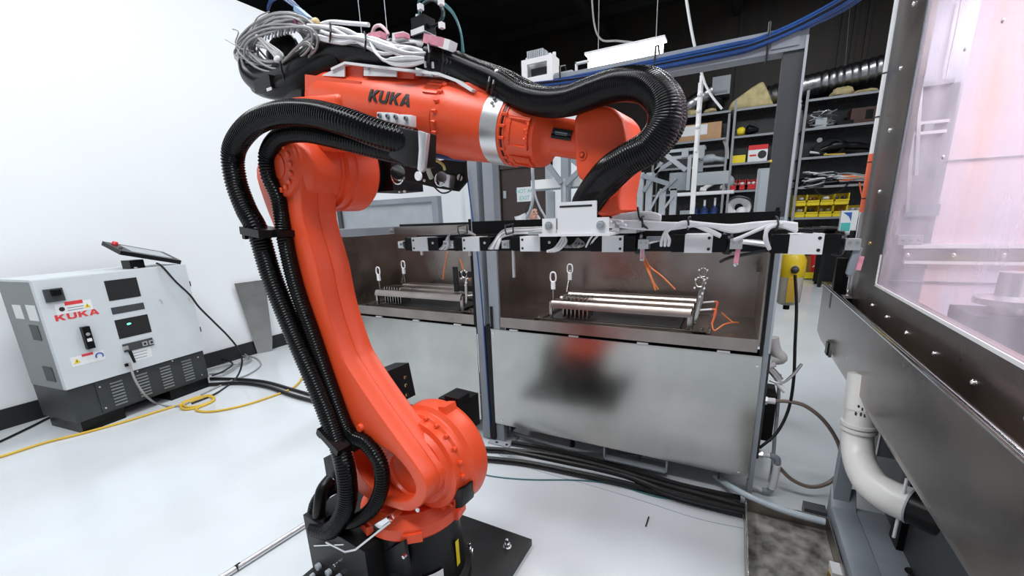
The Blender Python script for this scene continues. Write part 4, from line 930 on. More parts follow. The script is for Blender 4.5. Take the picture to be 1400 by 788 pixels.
# louvred panel
ly0, ly1 = cl_(130, 530, 0).y, cl_(275, 495, 0).y; lz0, lz1 = zl0+.02, zbo-.03
CM().bx(-.006, .0, ly0, ly1, lz0-.01, lz1+.02, .002).build('louvre_panel', CABD, cc)
for q in range(4):
    yc = ly0+(ly1-ly0)*(.16+.225*q)
    for j in range(8):
        zc = lz0+.015+(lz1-lz0-.02)*j/7.6
        CM().bx(-.012, -.004, yc-.036, yc+.036, zc-.0055, zc+.0055, .002).build('louvre', CABG, cc)
for u, v in ((.03,.1),(.03,.9),(.36,1.06),(.70,1.06),(.97,.1),(.97,.9)):
    p = V(-.006, ly0+(ly1-ly0)*u, lz0+(lz1-lz0)*v); CM().cyl(p, p+V(-.003, 0, 0), .006, n=10).build('panel_screw', ALU, cc)
def patch(name, quad, m, d=DF, th=.002, par=None, bev=0):
    P = [cl_(x, y, d) for x, y in quad]; y0 = (P[0].y+P[3].y)/2; y1 = (P[1].y+P[2].y)/2; z1 = (P[0].z+P[1].z)/2; z0 = (P[2].z+P[3].z)/2
    return CM().bx(d-th, d, y0, y1, z0, z1, bev).build(name, m, par or cc), (y0, y1, z0, z1)
patch('display_window', [(141,385),(186,379),(193,406),(150,411)], BLACKTXT)
patch('vent_plate', [(151,421),(196,414),(198,423),(154,430)], GREYD)
lw_, _ = patch('lamp_window', [(156,438),(202,430),(207,455),(163,463)], BLACKTXT)
p = cl_(176, 443, DF); CM().ball(p+V(-.003, 0, 0), .012, (.3, 1.1, .5), 10, 6).build('green_lamp', GREENLED, cc)
q_, _ = patch('socket_strip', [(167,470),(208,463),(210,473),(169,481)], GREYD, th=.006)
for x, y in ((197,470),(206,468)):
    p = cl_(x, y, DF); CM().bx(p.x-.012, p.x-.005, p.y-.016, p.y+.016, p.z-.016, p.z+.016, .003).build('socket', ALU, q_); CM().bx(p.x-.0135, p.x-.011, p.y-.007, p.y+.007, p.z-.008, p.z+.008).build('socket_hole', BLACKTXT, q_)
p = cl_(171, 476, DF); CM().bx(p.x-.014, p.x-.004, p.y-.014, p.y+.014, p.z-.014, p.z+.014, .003).build('socket', ALU, q_)
patch('data_label', [(178,480),(205,474),(209,488),(182,494)], LABELW, th=.001)
for k in range(3):
    patch('label_line', [(181,483+k*4),(201,478.5+k*4),(201,479.5+k*4),(181,484+k*4)], GREYP, th=.0015)
sw, _ = patch('main_switch', [(57,397),(84,393),(88,411),(63,414)], GREYD, th=.014, bev=.003)
p = cl_(72, 403, DF); CM().bx(p.x-.035, p.x-.012, p.y-.012, p.y+.03, p.z-.006, p.z+.03, .005).build('switch_knob', BLACKP, sw)
wl_, _ = patch('warning_label', [(74,417),(124,409),(127,422),(78,432)], LABELW, th=.0012)
patch('label_header', [(87,413.5),(112,409.5),(113,414),(89,418.5)], REDTXT, th=.002, par=wl_)
for k in range(2): patch('label_line', [(92,421+k*3.5),(114,417.5+k*3.5),(114,418.5+k*3.5),(92,422+k*3.5)], GREYP, th=.002, par=wl_)
def tri(px, py, s, par):
    p = cl_(px, py, DF); d = V(-.0024, 0, 0)
    CM().prism([p+V(0, -s, -s*.8), p+V(0, s, -s*.8), p+V(0, 0, s)], d).build('warning_triangle', YELLOW, par)
    CM().prism([p+V(-.0024, -.12*s, -s*.5), p+V(-.0024, .25*s, 0), p+V(-.0024, .02*s, 0), p+V(-.0024, .12*s, s*.6), p+V(-.0024, -.25*s, -s*.1), p+V(-.0024, .0, -s*.1)], V(-.0008, 0, 0)).build('flash_symbol', BLACKTXT, par)
tri(119, 418, .016, wl_)
p = cl_(84.5, 423, DF); CM().cyl(p, p+V(-.0022, 0, 0), .014, n=16).build('round_symbol', BLACKTXT, wl_)
w2, _ = patch('warning_label', [(96,489),(142,479),(144,492),(98,502)], LABELW, th=.0012)
patch('label_header', [(111,485),(127,481.5),(127,485),(112,488)], REDTXT, th=.002, par=w2); tri(105, 494, .018, w2)
p = cl_(136, 486.5, DF); CM().tube([p+V(-.002, .019*math.cos(t*.3-.6), .019*math.sin(t*.3-.6)) for t in range(15)], .0042, 6).build('book_symbol', BLUE, w2)
# brand lettering on the door
P0, P1 = cl_(77, 441, DF), cl_(136, 426.5, DF); zz = (P0.z+P1.z)/2
wd = (P1.y-P0.y)/4
b = CM(); word('KUKA', (DF, P0.y, zz-.004), (0, 1, 0), (0, 0, 1), (-1, 0, 0), wd*.86, .038, wd*.16, .0015, b); b.build('lettering', REDTXT, cc, smooth=False)
# door handle, hinges, hooks
p0, p1 = cl_(112, 447, DF), cl_(124, 476, DF); ym = (p0.y+p1.y)/2
h_ = CM().bx(DF-.03, DF, ym-.020, ym+.020, p1.z, p0.z, .010).build('door_handle', BLACKP, cc)
CM().cyl((DF-.03, ym, p0.z-.05), (DF-.032, ym, p0.z-.05), .011, n=14).build('key_lock', ALU, h_); CM().bx(DF-.033, DF-.03, ym-.012, ym+.012, p1.z+.05, p1.z+.07).build('handle_mark', LABELW, h_)
for x, y in ((261,388),(276,450)): p = cl_(x, y, DF); CM().bx(DF-.002, DF+.02, yr-.001, yr+.006, p.z-.02, p.z+.02).build('hinge', BLACKP, cc)
for x, y in ((218,410),(256,408)):
    p = cl_(x, y, DF); CM().tube([p, p+V(-.02, 0, 0), p+V(-.022, 0, -.03)], .003, 6).build('hook', ALU, cc)
# side panel fittings
def sd(d, z, w_, h_, m, name): CM().bx(d-w_/2, d+w_/2, yl+.005, yl+.009, z-h_/2, z+h_/2, .001).build(name, m, cc)
sd(.10, .83, .11, .10, LABELW, 'side_label'); sd(.27, .83, .10, .09, LABELW, 'side_label'); sd(.14, .70, .10, .10, CABD, 'side_vent'); sd(.14, .42, .11, .10, CABD, 'side_vent')
# plugged black connector on the strip with its cord
p = cl_(176, 488, DF); pc = CM().cyl(p+V(-.03, 0, .05), p+V(-.03, .012, -.045), .011, .008, 12, .002).build('cable_plug', BLACKP, cc)
p = cl_(173, 499, DF); CM().bx(p.x-.01, p.x, p.y-.012, p.y+.012, p.z-.010, p.z+.010, .002).build('round_fitting', BLACKP, cc)

# teach pendant lying tilted on the cabinet top
ptop = zto+.004
tpn = thing('teach_pendant', 'black tablet-like robot teach pendant lying on top of the white control cabinet', 'pendant', CT @ V(.12, .6, ptop))
def ct(px, py, d): return cl_(px, py, d)
c0 = ct(196, 348, .10)
ya, yb = ct(153, 340, .10).y, ct(236, 352, .10).y; za, zb = ct(153, 339, .10).z, ct(236, 353, .10).z
Rp = Matrix.Rotation(-math.atan2(za-zb, yb-ya), 3, 'X') @ Matrix.Rotation(-.30, 3, 'Y')
L_ = math.hypot(yb-ya, za-zb)
mid = V(.11, (ya+yb)/2, (za+zb)/2)
CM().box(mid, (.24, L_, .030), Rp, .010, 3).build('housing', BLACKP, tpn)
CM().box(mid+Rp @ V(0, .02, .0152), (.17, L_*.68, .002), Rp, .0).build('screen', SCREEN, tpn)
CM().cyl(mid+Rp @ V(.08, -L_*.36, .012), mid+Rp @ V(.08, -L_*.36, .035), .020, .016, 16, .004).build('stop_button', RED, tpn)
CM().cyl(mid+Rp @ V(-.03, -L_*.40, .012), mid+Rp @ V(-.03, -L_*.40, .026), .012, .010, 12, .003).build('key_switch', GREYD, tpn)
yk = ct(176, 360, .08).y
CM().box((.10, yk+.035, ptop+.03), (.10, .09, .06), None, .012).build('rest_bracket', BLACKP, tpn)
for k in range(2): CM().cyl((.03, yk+.01+.07*k, ptop+.002), (.03, yk+.01+.07*k, ptop+.012), .010, n=12).build('rest_screw', ALU, tpn)
# pendant cord and the other cords
def cpath(pts): return [CT @ cl_(x, y, d) if d is not None else onz(x, y, .008) for x, y, d in pts]
o = MB().tube(smooth_path(cpath([(214,360,-.02),(222,365,-.05),(240,385,-.07),(260,404,-.08),(272,420,-.08),(292,440,-.10),(312,460,-.12),(326,478,-.14),(331,495,-.16),(325,514,-.15),(312,527,None),(292,540,None),(262,552,None)]), n=7), .0075, 8).build('pendant_cord', BLACKC); tag(o, 'black cord falling from the teach pendant past the cabinet to the floor', 'cable')
o = MB().tube(smooth_path(cpath([(177,496,-.065),(180,507,-.07),(186,522,-.09),(198,540,-.10),(214,552,None),(232,556,None),(250,554,None),(262,548,None)]), n=7), .0075, 8).build('connector_cable', GCABLE); tag(o, 'grey cord plugged into the cabinet front and reaching the floor', 'cable')
floor_cable('yellow_cable', 'yellow extension cable running along the floor before the control cabinet', [(-60,640),(0,625),(60,606),(112,593),(170,577),(215,563),(248,553),(262,549),(285,543),(292,548),(272,557),(252,560),(248,554),(265,546),(285,541),(293,546),(280,553),(258,557),(250,551),(272,543),(288,543),(290,549),(268,560),(290,563),(335,554),(375,541),(398,532),(408,524),(416,512)], .0085, YELLOWC)
for k, pts in enumerate(([(282,500),(300,494),(330,487),(350,490),(356,500),(340,512),(318,520),(296,530),(275,540)], [(284,506),(310,500),(335,497),(342,490),(320,485),(300,487),(284,490)], [(286,512),(310,508),(328,496),(338,487),(318,479),(296,480),(282,484)], [(285,496),(305,492),(318,498),(305,508),(290,514)])):
    floor_cable('coiled_cord', ('outer loop of grey cord lying on the floor right of the control cabinet', 'second loop of grey cord lying on the floor by the cabinet', 'loop of grey cord near the wall baseboard by the cabinet', 'smallest loop of grey cord close to the cabinet corner')[k], pts, .0075, GCABLE if k < 3 else BLACKC, 'grey cord loops by the cabinet', dz=.012*k)
floor_cable('black_floor_cable', 'thick black cable pair leaving the cabinet along the floor, front one', [(286,526),(330,524),(365,529),(400,541),(440,552),(520,575)], .016, BLACKC, 'black cables leaving the cabinet')
floor_cable('black_floor_cable', 'thick black cable pair leaving the cabinet along the floor, rear one', [(288,518),(330,519),(365,523),(400,533),(440,544),(520,562)], .014, BLACKC, 'black cables leaving the cabinet')
floor_cable('black_floor_cable', 'black cable lying along the wall baseboard left of the cabinet', [(-40,582),(0,570),(30,562),(60,556),(100,548)], .012, BLACKC)
floor_cable('black_floor_cable', 'thin black cable on the floor left of the cabinet foot', [(-30,616),(0,604),(40,585),(75,568),(110,556)], .008, BLACKC)
# bent sheet leaning on the wall
TL, TR, BR, BL = onx(320, 388, WX+.03), onx(358, 383, WX+.03), onz(372, 480, .0), onz(352, 484, .0)
TR = onx(358, 383, WX+.03)
ma, mb_ = BL.lerp(TL, .18), BR.lerp(TR, .18)
sh = MB(); n_ = (TR-TL).cross(BL-TL).normalized()
if n_.x < 0: n_ = -n_
sh.prism([TL, TR+V(0, .03, 0), mb_+V(0, .02, 0), BR, BL, ma], n_*.004)
tag(sh.build('metal_sheet', STEEL), 'bare metal sheet leaning against the white wall behind the robot', 'sheet')
# steel tube on the floor
o = MB().cyl(onz(300, 792, .012), onz(420, 716, .012), .012, n=14).build('steel_tube', ALU); tag(o, 'straight silver tube lying on the floor at the robot base', 'tube')
p = onz(322, 778, .012); q = onz(329, 773, .012); MB().cyl(p, q, .0128, n=14).build('black_ring', BLACKP, o)
# ================================================================ SHELVING WITH STOCK
def rect(px0, py0, px1, py1, y):
    a, b2 = ony(px0, py0, y), ony(px1, py1, y); c, d = ony(px0, py1, y), ony(px1, py0, y)
    return (a.x+c.x)/2, (b2.x+d.x)/2, (c.z+b2.z)/2, (a.z+d.z)/2
def qbox(px0, py0, px1, py1, y, dep, name, m, parent=None, b=0.0):
    x0, x1, z0, z1 = rect(px0, py0, px1, py1, y)
    return MB().bx(x0, x1, y, y+dep, z0, z1, b).build(name, m, parent)
SZ = [0.12, 0.62, 1.11, 1.64, 2.13, 2.60, 3.06]
def shelf_unit(x0, x1, label):
    s = thing('shelf_unit', label, 'shelf', ((x0+x1)/2, SY, 0), 'black steel shelving along the far wall')
    for z in SZ:
        MB().bx(x0, x1, SY+.01, SY+.6, z-.02, z, .002).build('shelf', SHELFM, s)
        MB().bx(x0, x1, SY, SY+.012, z-.035, z+.002, .002).build('shelf_edge', SHELFE, s)
    MB().bx(x0, x1, SY+.6, SY+.61, .05, 3.06).build('back_sheet', SHELFM, s)
    for x in (x0, x1-.04):
        MB().bx(x, x+.04, SY-.03, SY-.005, 0, 3.20 if x == x0 else 3.0).build('upright', SHELFE, s)
        MB().bx(x, x+.03, SY+.56, SY+.59, 0, 3.0).build('upright', SHELFE, s)
    return s
xa, xb, xc, xd = -1.62, -.215, .865, 2.02
shelf_unit(xa, xb-.05, 'black shelf bay left of the thin grey upright, nearest the robot wrist')
shelf_unit(xb, xc-.05, 'middle black shelf bay holding the tan insulation on top, behind the tall grey post')
shelf_unit(xc, xd, 'right black shelf bay holding the yellow bins beside the stainless machine')
def item(px, pz_i, w_, h_, dep, name, m, label, cat, y=SY+.06, b=.004, group=None, rot=0):
    z = SZ[pz_i]+.001; d = ray(px, 200); x = ony(px, CY-120, y).x
    # find x on the shelf plane at the shelf height
    for py in range(100, 400, 2):
        p = ony(px, py, y)
        if p.z <= z+h_/2: x = p.x; break
    o = MB().box((x, y+dep/2, z+h_/2), (w_, dep, h_), Matrix.Rotation(rot, 3, 'Z'), b).build(name, m)
    tag(o, label, cat, group); return o, V(x, y+dep/2, z)
# top of the shelves
x0, x1, z0, z1 = rect(996, 112, 1060, 150, SY+.1)
bm_ = MB().prism([(x0, SY+.1, SZ[6]+.002), (x1, SY+.1, SZ[6]+.002), (x1-.10, SY+.1, SZ[6]+.22), (x0+(x1-x0)*.72, SY+.1, z1), (x0+(x1-x0)*.5, SY+.1, z1-.08), (x0+.05, SY+.1, SZ[6]+.15)], (0, .4, 0), .05, 3)
tag(bm_.build('insulation_bale', BURLAP), 'tan bale of insulation batting lying on top of the middle shelf', 'bale')
def lump(px, w_, h_, label, name='insulation_scrap'):
    x = ony(px, 140, SY+.2).x; o = MB().ball((x, SY+.2, SZ[6]+h_*.8), 1, (w_, .12, h_), 12, 8)
    for v in o.bm.verts:
        v.co += V(random.uniform(-.02, .02), random.uniform(-.02, .02), random.uniform(-.01, .01)); v.co.z = max(v.co.z, SZ[6]+.002)
    tag(o.build(name, BURLAP), label, 'scrap')
lump(945, .16, .07, 'low tan insulation scrap on the left end of the shelf top'); lump(972, .12, .06, 'small tan insulation scrap beside the dark bundle on the shelf top'); lump(1150, .17, .09, 'tan insulation scrap on top of the right shelf'); lump(1180, .16, .045, 'flat tan insulation scrap on the far right of the shelf top')
x0, x1, z0, z1 = rect(973, 100, 998, 126, SY+.3)
hb = thing('wall_box', 'grey electrical box fixed high behind the shelf top', 'box', ((x0+x1)/2, SY+.5, z0))
MB().bx(x0, x1, SY+.5, PY, z0, z1, .01).build('case', GREYL, hb); MB().bx(x0+.04, x1-.04, SY+.49, SY+.5, z0+.03, z0+.07).build('cover_strip', GREYP, hb)
MB().ball((x0+.08, SY+.35, SZ[6]+.17), 1, (.17, .15, .15)).build('dark_bundle', BLACKM); tag(bpy.data.objects['dark_bundle'], 'dark bundle under the grey box on the shelf top', 'bundle')
# foil ducts
def duct(pts, r, label):
    p = resample(smooth_path([ony(x, y, yy) for x, y, yy in pts], n=16), .035); rr = [r*(1+.05*math.sin(i*2.1)+.03*random.uniform(-1, 1)) for i in range(len(p))]
    o = MB().tube(p, rr, 16).build('foil_duct', FOIL); tag(o, label, 'duct')
duct([(1040,136,9.75),(1070,128,9.75),(1100,119,9.75),(1150,107,9.75),(1215,90,9.75),(1260,78,9.75)], .19, 'long crinkled foil duct running along the dark wall above the right shelf')
duct([(915,168,9.5),(935,150,9.5),(955,136,9.55),(975,124,9.6)], .14, 'short crinkled foil duct rising behind the left shelf top')
MB().cyl(ony(1155, 96, 9.7), ony(1163, 0, 9.7), .006, n=6).build('duct_hanger', GREYD); tag(bpy.data.objects['duct_hanger'], 'thin rod hanging the foil duct from the ceiling', 'rod')
for px in (1015, 1155, 1172, 1190):
    a = ony(px, 20, PY-.03); MB().bx(a.x-.03, a.x+.03, PY-.05, PY, 2.2, 5.3).build('wall_stud', PANELB, bpy.data.objects['wall_far'])
# shelf 5 (under the top)
o, p = item(955, 5, .78, .30, .4, 'cardboard_box', CARD, 'long open brown cardboard box on the upper left shelf', 'box')
MB().bx(p.x-.39, p.x+.15, p.y-.205, p.y-.2, p.z+.10, p.z+.28).build('paper_label', LABELW, o)
t = thing('spray_gun', 'small yellow and black tool on the upper middle shelf', 'tool', (ony(1013, 178, SY+.1).x, SY+.1, SZ[5]))
x = ony(1013, 178, SY+.1).x
MB().lathe((x-.06, SY+.1, SZ[5]+.08), (1, 0, .1), [(0, .05), (.04, .075), (.10, .075), (.13, .04)], 14).build('yellow_end', YELLOW, t); MB().lathe((x+.07, SY+.1, SZ[5]+.1), (1, 0, -.1), [(0, .05), (.05, .09), (.12, .07), (.22, .03)], 14).build('black_body', BLACKP, t); MB().bar((x+.2, SY+.1, SZ[5]+.09), (x+.24, SY+.1, SZ[5]+.01), .04, .04).build('handle', BLACKP, t)
x = ony(1124, 165, SY+.15).x
t = thing('wire_tangle', 'grey tangle of bent wire on the upper right shelf', 'wire', (x, SY+.15, SZ[5]))
for k in range(9):
    MB().tube(smooth_path([(x+random.uniform(-.2, .2), SY+.15+random.uniform(-.1, .1), SZ[5]+random.uniform(.02, .30)) for q in range(4)], n=5), .010, 6).build('wire', ALU if k % 2 else GREYD, t)
MB().box((x-.02, SY+.15, SZ[5]+.08), (.16, .14, .15), None, .02).build('core', GREYL, t)
item(1156, 5, .22, .07, .25, 'dark_box', BLACKP, 'flat black box on the upper right shelf', 'box')
o, p = item(1180, 5, .32, .24, .3, 'dark_box', mat('dark_maroon_card', (.06, .025, .02), .6), 'dark maroon open box at the right end of the upper right shelf', 'box')
MB().bx(p.x+.03, p.x+.13, p.y-.155, p.y-.15, p.z+.06, p.z+.2).build('box_opening', BLACKP, o); MB().bx(p.x+.17, p.x+.20, p.y-.15, p.y, p.z, p.z+.26).build('tan_strip', CARD, o)
# shelf 4
t = thing('white_spray_tool', 'pale grey long tool with white head on the left shelf under the cardboard box', 'tool', (ony(975, 220, SY+.12).x, SY+.12, SZ[4]))
a, b2 = ony(958, 220, SY+.12), ony(992, 221, SY+.12); zq = SZ[4]+.10
MB().tube(smooth_path([(a.x, SY+.12, zq), (a.x*.6+b2.x*.4, SY+.12, zq+.03), (b2.x, SY+.12, zq-.02)], n=6), [.07]*4+[.085]*4+[.05]*5, 12).build('body', GREYL, t); MB().bx(a.x, b2.x, SY+.05, SY+.25, SZ[4]+.001, SZ[4]+.03).build('foot', BLACKP, t)
MB().tube(smooth_path([(b2.x+.02, SY+.14, zq), (b2.x+.0, SY+.14, zq+.2), (b2.x-.05, SY+.14, zq+.34)], n=5), .035, 10).build('spout', WHITE, t)
item(1009, 4, .24, .14, .18, 'yellow_case', YELLOW, 'small bright yellow case on the middle shelf', 'case', b=.02)
o, p = item(1036, 4, .31, .29, .25, 'boxed_part', LABELW, 'white and red printed box on the middle shelf', 'box')
MB().bx(p.x-.155, p.x+.155, p.y-.127, p.y-.124, p.z+.21, p.z+.29).build('red_print', RED, o); MB().lathe((p.x+.07, p.y-.124, p.z+.12), (0, -1, 0), [(0, .07), (.003, .07)], 16).build('black_picture', BLACKTXT, o); MB().bx(p.x-.13, p.x-.02, p.y-.127, p.y-.124, p.z+.1, p.z+.13).build('red_print', RED, o)
x = ony(1145, 207, SY+.15).x
t = thing('black_power_tool', 'black angled power tool with its coiled lead on the right shelf', 'tool', (x, SY+.15, SZ[4]))
MB().tube(smooth_path([(x-.25, SY+.15, SZ[4]+.1), (x-.05, SY+.15, SZ[4]+.16), (x+.2, SY+.15, SZ[4]+.14), (x+.42, SY+.15, SZ[4]+.10)], n=6), [.05]*5+[.08]*5+[.06]*5+[.05]*4, 12).build('body', BLACKP, t)
for k in range(4): MB().tube([(x-.1+(.17+.02*k)*math.cos(q*PI/8), SY+.1+.02*k, SZ[4]+.14+(.12+.01*k)*math.sin(q*PI/8)) for q in range(16)], .014, 6, True).build('lead_loop', BLACKC, t)
MB().cyl((x-.40, SY+.13, SZ[4]+.09), (x-.15, SY+.13, SZ[4]+.04), .03, .015).build('silver_spout', ALU, t); MB().bar((x-.2, SY+.08, SZ[4]+.03), (x+.1, SY+.08, SZ[4]+.015), .02, .02).build('yellow_rod', YELLOWC, t)
MB().lathe((x-.28, SY+.13, SZ[4]+.28), (0, 1, 0), [(0, .04), (.02, .04)], 12).build('grey_ring', GREYP, t)
# shelf 3
x = ony(985, 257, SY+.12).x
t = thing('white_tube_fittings', 'white tube fittings lying crossed on the left shelf', 'fittings', (x, SY+.12, SZ[3]))
MB().cyl((x-.33, SY+.12, SZ[3]+.05), (x+.0, SY+.14, SZ[3]+.26), .045, n=12).build('tube', WHITE, t); MB().cyl((x-.36, SY+.12, SZ[3]+.06), (x-.25, SY+.12, SZ[3]+.03), .05, n=12).build('tube', WHITE, t); MB().ball((x+.15, SY+.14, SZ[3]+.16), .09, (1, .8, 1.4)).build('tee', GREYL, t); MB().cyl((x+.0, SY+.2, SZ[3]+.08), (x+.2, SY+.16, SZ[3]+.05), .05, n=10).build('tube', LABELW, t)
def bin_(x, y, z, w_, h_, d_, m, label, group, fill):
    t = thing('storage_bin', label, 'bin', (x, y, z), group)
    th = .012
    c = MB(); c.bx(x-w_/2, x+w_/2, y, y+d_, z, z+th); c.bx(x-w_/2, x-w_/2+th, y, y+d_, z, z+h_*.98); c.bx(x+w_/2-th, x+w_/2, y, y+d_, z, z+h_*.98); c.bx(x-w_/2, x+w_/2, y+d_-th, y+d_, z, z+h_)
    c.bx(x-w_/2, x+w_/2, y, y+th, z, z+h_*.42); c.bx(x-w_/2, x+w_/2, y+d_*.3, y+d_, z+h_*.94, z+h_) if False else None
    c.build('tray', m, t)
    MB().bx(x-w_/2-.005, x+w_/2+.005, y-.012, y+.004, z+h_*.36, z+h_*.46, .003).build('front_lip', m, t)
    if fill:
        for k in range(4):
            MB().ball((x+random.uniform(-.3, .3)*w_, y+.08+random.uniform(0, .1), z+.05+h_*.35), .035, (1, 1, .9), 7, 5).build('spare_part', fill, t)
    return t
for k, px in enumerate((1003, 1014, 1026)):
    bin_(ony(px, 256, SY+.05).x, SY+.05, SZ[3]+.001, .19, .20, .3, RED, ('left', 'centre', 'right')[k]+' one of three small red bins on the middle shelf', 'red bins on the middle shelf', LABELW if k else GREYL)
x = ony(1112, 250, SY+.15).x
t = thing('cable_pile', 'pile of black and grey cable loops on the right shelf', 'cables', (x, SY+.15, SZ[3]))
for k in range(12):
    cx_2 = x+random.uniform(-.15, .2); MB().tube([(cx_2+random.uniform(.16, .26)*math.cos(q*PI/7), SY+.12+.16*math.sin(q*PI/7)+k*.008, SZ[3]+.03+k*.016+.05*math.sin(q*PI/7+k)) for q in range(14)], .013, 6, True).build('cable_loop', (BLACKC, GREYL, BLACKC, WHITE)[k % 4], t)
MB().tube(smooth_path([(x-.05, SY+.0, SZ[3]+.06), (x+.1, SY-.04, SZ[3]-.14), (x+.35, SY-.04, SZ[3]-.12), (x+.5, SY+.0, SZ[3]+.05)], n=6), .012, 6).build('hanging_loop', BLACKC, t)
x = ony(1150, 250, SY+.15).x
t = thing('wire_bundle', 'bundle of grey and orange wires on the right shelf beside the cable pile', 'wires', (x, SY+.15, SZ[3]))
for k in range(14):
    MB().tube(smooth_path([(x-.3+random.uniform(-.05, .1), SY+.1+k*.01, SZ[3]+random.uniform(.02, .14)), (x, SY+.12, SZ[3]+random.uniform(.05, .22)), (x+.35+random.uniform(-.1, .3), SY+.1, SZ[3]+random.uniform(.02, .16))], n=6), .010, 6).build('wire', (GREYL, ORC, LABELW, GREYP)[k % 4] if k != 5 else RED, t)
MB().tube([(x+.22, SY-.02, SZ[3]+.02), (x+.26, SY-.02, SZ[3]-.13), (x+.29, SY-.02, SZ[3]-.22)], .012, 6).build('hanging_wire', WARM, t)
# shelf 2: bottles, coil, yellow bins
for k, px in enumerate((949, 963, 977)):
    x = ony(px, 284, SY+.12).x; hgt = (.36, .39, .42)[k]
    t = thing('spray_bottle', ('left', 'middle', 'right')[k]+' one of three dark blue bottles on the lower left shelf', 'bottle', (x, SY+.12, SZ[2]), 'dark bottles on the lower left shelf')
    MB().lathe((x, SY+.12, SZ[2]+.002), (0, 0, 1), [(0, .08), (.20, .08), (.25, .035), (.27, .03)], 14).build('bottle_body', mat('navy_plastic', (.03, .05, .16), .3) if k == 0 else bpy.data.materials['navy_plastic'], t)
    MB().cyl((x, SY+.12, SZ[2]+.27), (x, SY+.12, SZ[2]+hgt), .022, n=10).build('nozzle', LABELW, t); MB().lathe((x, SY+.12, SZ[2]+.04), (0, 0, 1), [(0, .082), (.10, .082)], 14, False, False).build('bottle_label', BLUE, t)
x = ony(1010, 284, SY+.15).x
t = thing('hose_reel', 'white coiled hose with black lead on the lower middle shelf', 'hose', (x, SY+.15, SZ[2]))
for k in range(4): MB().tube([(x+(.19-.03*k)*math.cos(q*PI/9), SY+.12+.04*k, SZ[2]+.22+(.19-.03*k)*math.sin(q*PI/9)) for q in range(18)], .028, 8, True).build('coil', WHITE if k else LABELW, t)
MB().tube(smooth_path([(x-.40, SY+.06, SZ[2]+.03), (x-.28, SY+.06, SZ[2]+.28), (x-.05, SY+.06, SZ[2]+.42), (x+.2, SY+.06, SZ[2]+.33), (x+.26, SY+.07, SZ[2]+.06)], n=6), .022, 8).build('black_lead', BLACKC, t); MB().ball((x+.05, SY+.08, SZ[2]+.13), .10).build('white_core', WHITE, t)
GBIN = 'yellow bins on the right shelf'
for row in range(2):
    for k, px in enumerate((1093, 1111, 1130, 1149)):
        x = ony(px, 282, SY+.02).x; zz = SZ[2]+.001+row*.20
        bin_(x, SY+.02, zz, .215, .195, .35, YELLOW, ('lower', 'upper')[row]+' row of yellow bins, '+('first', 'second', 'third', 'fourth')[k]+' bin from the left', GBIN, (LABELW, GREYD, GREYL, GREASE)[(k+row*2) % 4])
bin_(ony(1169, 285, SY+.02).x, SY+.02, SZ[2]+.001, .24, .18, .35, YELLOW, 'single yellow bin at the right end of the lower row, partly behind the printed box', GBIN, GREYL)
for k, px in enumerate((1098, 1120, 1139)):
    bin_(ony(px, 320, SY+.02).x, SY+.02, SZ[1]+.001, .26, .30, .35, YELLOW, ('left', 'middle', 'right')[k]+' larger yellow bin on the shelf below the two bin rows', 'large yellow bins low on the shelf', GREYD)
item(940, 2, .3, .2, .3, 'white_cap_box', GREYL, 'pale grey box behind the gantry legs on the lower left shelf', 'box')
# floor level: yellow beam and red pail
o = MB().bx(.86, 2.02, SY-.05, SY-.01, .02, .13, .006).build('yellow_kick_board', YELLOW); tag(o, 'yellow kick board along the foot of the right shelf', 'board')
x = ony(1119, 362, SY+.15).x
t = thing('red_pail', 'red plastic pail with white lettering mark on the lowest right shelf', 'pail', (x, SY+.15, SZ[0]+.001))
MB().lathe((x, SY+.18, SZ[0]+.001), (0, 0, 1), [(0, .135), (.36, .165), (.37, .175), (.39, .175)], 24).build('bucket', RED, t); MB().bx(x+.04, x+.13, SY-.005, SY+.005, SZ[0]+.26, SZ[0]+.38, .004).build('white_tag', LABELW, t)
for k in range(3): MB().tube(smooth_path([(x-.1+.03*k, SY+.025+.004*k, SZ[0]+.10+.07*k), (x-.06+.02*k, SY+.02, SZ[0]+.14+.06*k), (x-.03, SY+.018, SZ[0]+.11+.07*k)], n=4), .008, 6).build('white_mark', LABELW, t)
x = ony(1100, 360, SY+.1).x
tag(MB().bx(x-.14, x+.12, SY+.1, SY+.4, SZ[0]+.001, SZ[0]+.3, .01).build('brown_crate', GREASE), 'dark brown crate on the lowest right shelf beside the red pail', 'crate')
# printed box on a bench in front of the shelf
bn = thing('work_bench', 'small black bench before the right shelf under the teal printed box', 'bench', (1.62, 8.55, 0))
zb_ = ony(1160, 318, 8.4).z; xq = ony(1160, 318, 8.4).x
MB().bx(xq-.35, xq+.8, 8.3, 8.85, zb_-.03, zb_, .004).build('bench_top', GREYL, bn)
for dx in (-.3, .7): MB().bx(xq+dx, xq+dx+.05, 8.4, 8.45, 0, zb_-.03).build('leg', BLACKM, bn); MB().bx(xq+dx, xq+dx+.05, 8.75, 8.8, 0, zb_-.03).build('leg', BLACKM, bn)
MB().bx(xq-.33, xq+.78, 8.7, 8.72, .05, zb_-.05).build('back_sheet', BLACKM, bn)
pb = thing('printed_carton', 'white carton with blue and teal print standing in front of the yellow bins', 'carton', (xq, 8.4, zb_))
x0, x1, z0, z1 = rect(1149, 288, 1172, 318, 8.4)
MB().bx(x0, x1, 8.4, 8.5, zb_+.001, z1, .004).build('carton', LABELW, pb); MB().bx(x0+.01, x1-.08, 8.397, 8.4, zb_+.02, z0+(z1-z0)*.45).build('teal_print', GREENT, pb)
